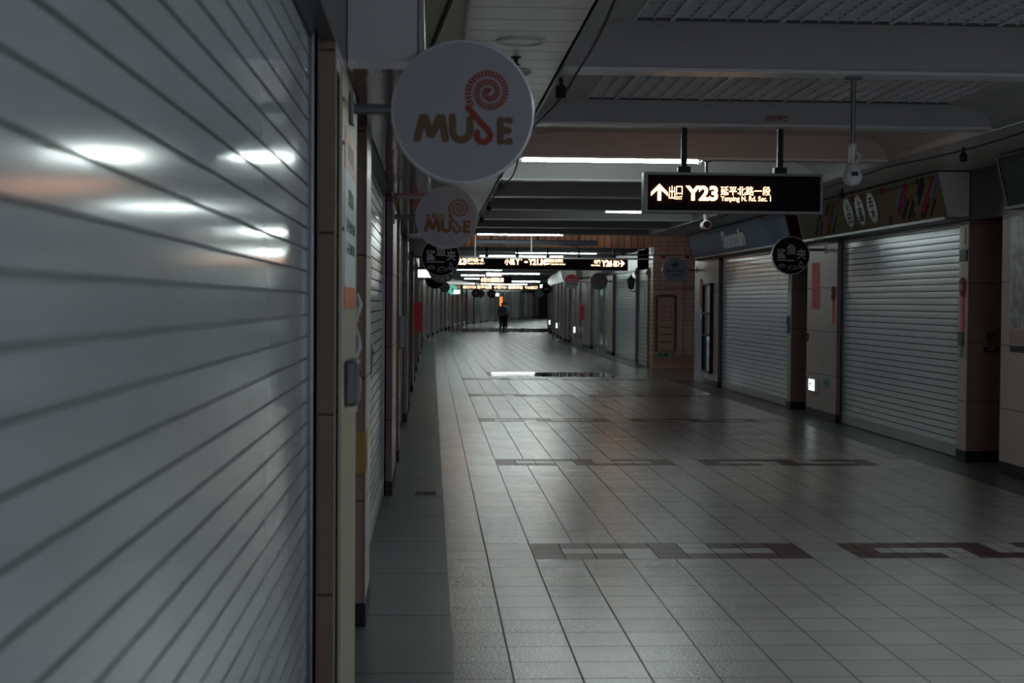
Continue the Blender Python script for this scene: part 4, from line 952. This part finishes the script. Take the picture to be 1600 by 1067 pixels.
# ------------------------------------------------------------------ people
def skin_mesh(name, verts, edges, radii, m, parent, root=0, sub=2):
    me = bpy.data.meshes.new(name); me.from_pydata(verts, edges, []); me.materials.append(m)
    o = bpy.data.objects.new(name, me); C.objects.link(o); o.parent = parent
    sk = o.modifiers.new('skin', 'SKIN'); sk.use_smooth_shade = True
    for v, r in zip(me.skin_vertices[0].data, radii):
        v.radius = r if isinstance(r, tuple) else (r, r)
    me.skin_vertices[0].data[root].use_root = True
    s = o.modifiers.new('sub', 'SUBSURF'); s.levels = sub; s.render_levels = sub
    return o
def person(loc, rz, label, shirt, trousers, scale=1.0, stride=.1, pack=None):
    t = thing('person', label, 'person', loc, rz); t.scale = (scale,)*3
    f = stride
    # walking away: local +y is forward
    V_ = [(0,0,.93),(0,0,1.1),(0,.01,1.28),(0,.01,1.42),(0,.02,1.50),(0,.03,1.58),(0,.03,1.66),
          (.10,0,.88),(.11,f,.50),(.11,f-.02,.09),(.11,f+.13,.04),
          (-.10,0,.88),(-.11,-f*.5,.50),(-.11,-f*1.6,.11),(-.11,-f*1.6+.12,.04),
          (.19,.0,1.38),(.25,-.03,1.12),(.24,.06,.90),(.24,.09,.83),
          (-.19,.0,1.38),(-.25,.03,1.12),(-.24,.10,.90),(-.24,.13,.83)]
    E = [(0,1),(1,2),(2,3),(3,4),(4,5),(5,6),(0,7),(7,8),(8,9),(9,10),(0,11),(11,12),(12,13),(13,14),(3,15),(15,16),(16,17),(17,18),(3,19),(19,20),(20,21),(21,22)]
    Rr = [(.15,.1),(.13,.09),(.16,.1),(.12,.08),.05,(.075,.09),(.065,.085),.085,.06,.042,.04,.085,.06,.042,.04,.055,.042,.03,.035,.055,.042,.03,.035]
    skin_mesh('body', V_, E, Rr, m_skin, t)
    # five fingers and thumb on each hand
    for s, base in ((1, Vector((.24,.09,.83))), (-1, Vector((-.24,.13,.83)))):
        for q in range(4):
            o = base+Vector((0, -.025+.018*q, -.03)); ln = (.055,.065,.06,.045)[q]
            skin_mesh('finger', [tuple(o), tuple(o+Vector((-s*.004,.004,-ln*.5))), tuple(o+Vector((-s*.014,.008,-ln)))], [(0,1),(1,2)], [.009,.008,.007], m_skin, t, sub=1)
        o = base+Vector((-s*.01,.03,-.0)); skin_mesh('thumb', [tuple(o), tuple(o+Vector((-s*.012,.02,-.025))), tuple(o+Vector((-s*.016,.022,-.05)))], [(0,1),(1,2)], [.011,.009,.008], m_skin, t, sub=1)
    sv = [(0,0,.90),(0,0,1.1),(0,.01,1.28),(0,.01,1.43),(.19,0,1.385),(.25,-.03,1.14),(.245,.02,1.02),(-.19,0,1.385),(-.25,.03,1.14),(-.245,.06,1.02)]
    skin_mesh('shirt', sv, [(0,1),(1,2),(2,3),(3,4),(4,5),(5,6),(3,7),(7,8),(8,9)], [(.19,.135),(.17,.125),(.19,.13),(.12,.09),.075,.062,.055,.075,.062,.055], shirt, t)
    tv = [(0,0,.95),(.10,0,.86),(.11,f,.50),(.11,f-.02,.10),(-.10,0,.86),(-.11,-f*.5,.50),(-.11,-f*1.6,.12)]
    skin_mesh('trousers', tv, [(0,1),(1,2),(2,3),(0,4),(4,5),(5,6)], [(.165,.12),.105,.08,.065,.105,.08,.065], trousers, t)
    for x, y in ((.11, f-.02), (-.11, -f*1.6)):
        skin_mesh('shoe', [(x,y-.04,.045),(x,y+.06,.04),(x,y+.16,.035)], [(0,1),(1,2)], [(.045,.045),(.045,.04),(.035,.03)], m_black, t, sub=1)
    skin_mesh('hair', [(0,.005,1.60),(0,.01,1.67),(0,.03,1.715)], [(0,1),(1,2)], [(.075,.07),(.09,.09),(.07,.07)], m_hair, t)
    # face on the far side of the head
    for s in (-1, 1):
        skin_mesh('ear', [(s*.085,.03,1.60),(s*.09,.03,1.64)], [(0,1)], [.014,.018], m_skin, t, sub=1)
        skin_mesh('eye', [(s*.03,.115,1.645),(s*.034,.117,1.645)], [(0,1)], [.008,.008], m_white, t, sub=1)
    skin_mesh('nose', [(0,.11,1.64),(0,.135,1.605)], [(0,1)], [.01,.015], m_skin, t, sub=1)
    skin_mesh('mouth', [(-.02,.115,1.575),(.02,.115,1.575)], [(0,1)], [.006,.006], mat('lips', (.25,.09,.08), .5), t, sub=1)
    if pack:
        skin_mesh('backpack', [(0,-.16,1.10),(0,-.17,1.25),(0,-.16,1.36)], [(0,1),(1,2)], [(.14,.07),(.16,.08),(.12,.06)], pack, t)
    return t
m_pack = mat('grey_blue_pack', (.11,.13,.17), .7)
person((3.94, 81.6, 0), -.06, 'person in grey-blue shirt and black trousers walking away down the hall', m_shirt, m_trous, .93, .08, m_pack)
person((4.37, 87.5, 0), .05, 'person in a white shirt, mostly hidden behind the nearer walker', m_wshirt, m_trous, .95, .06)
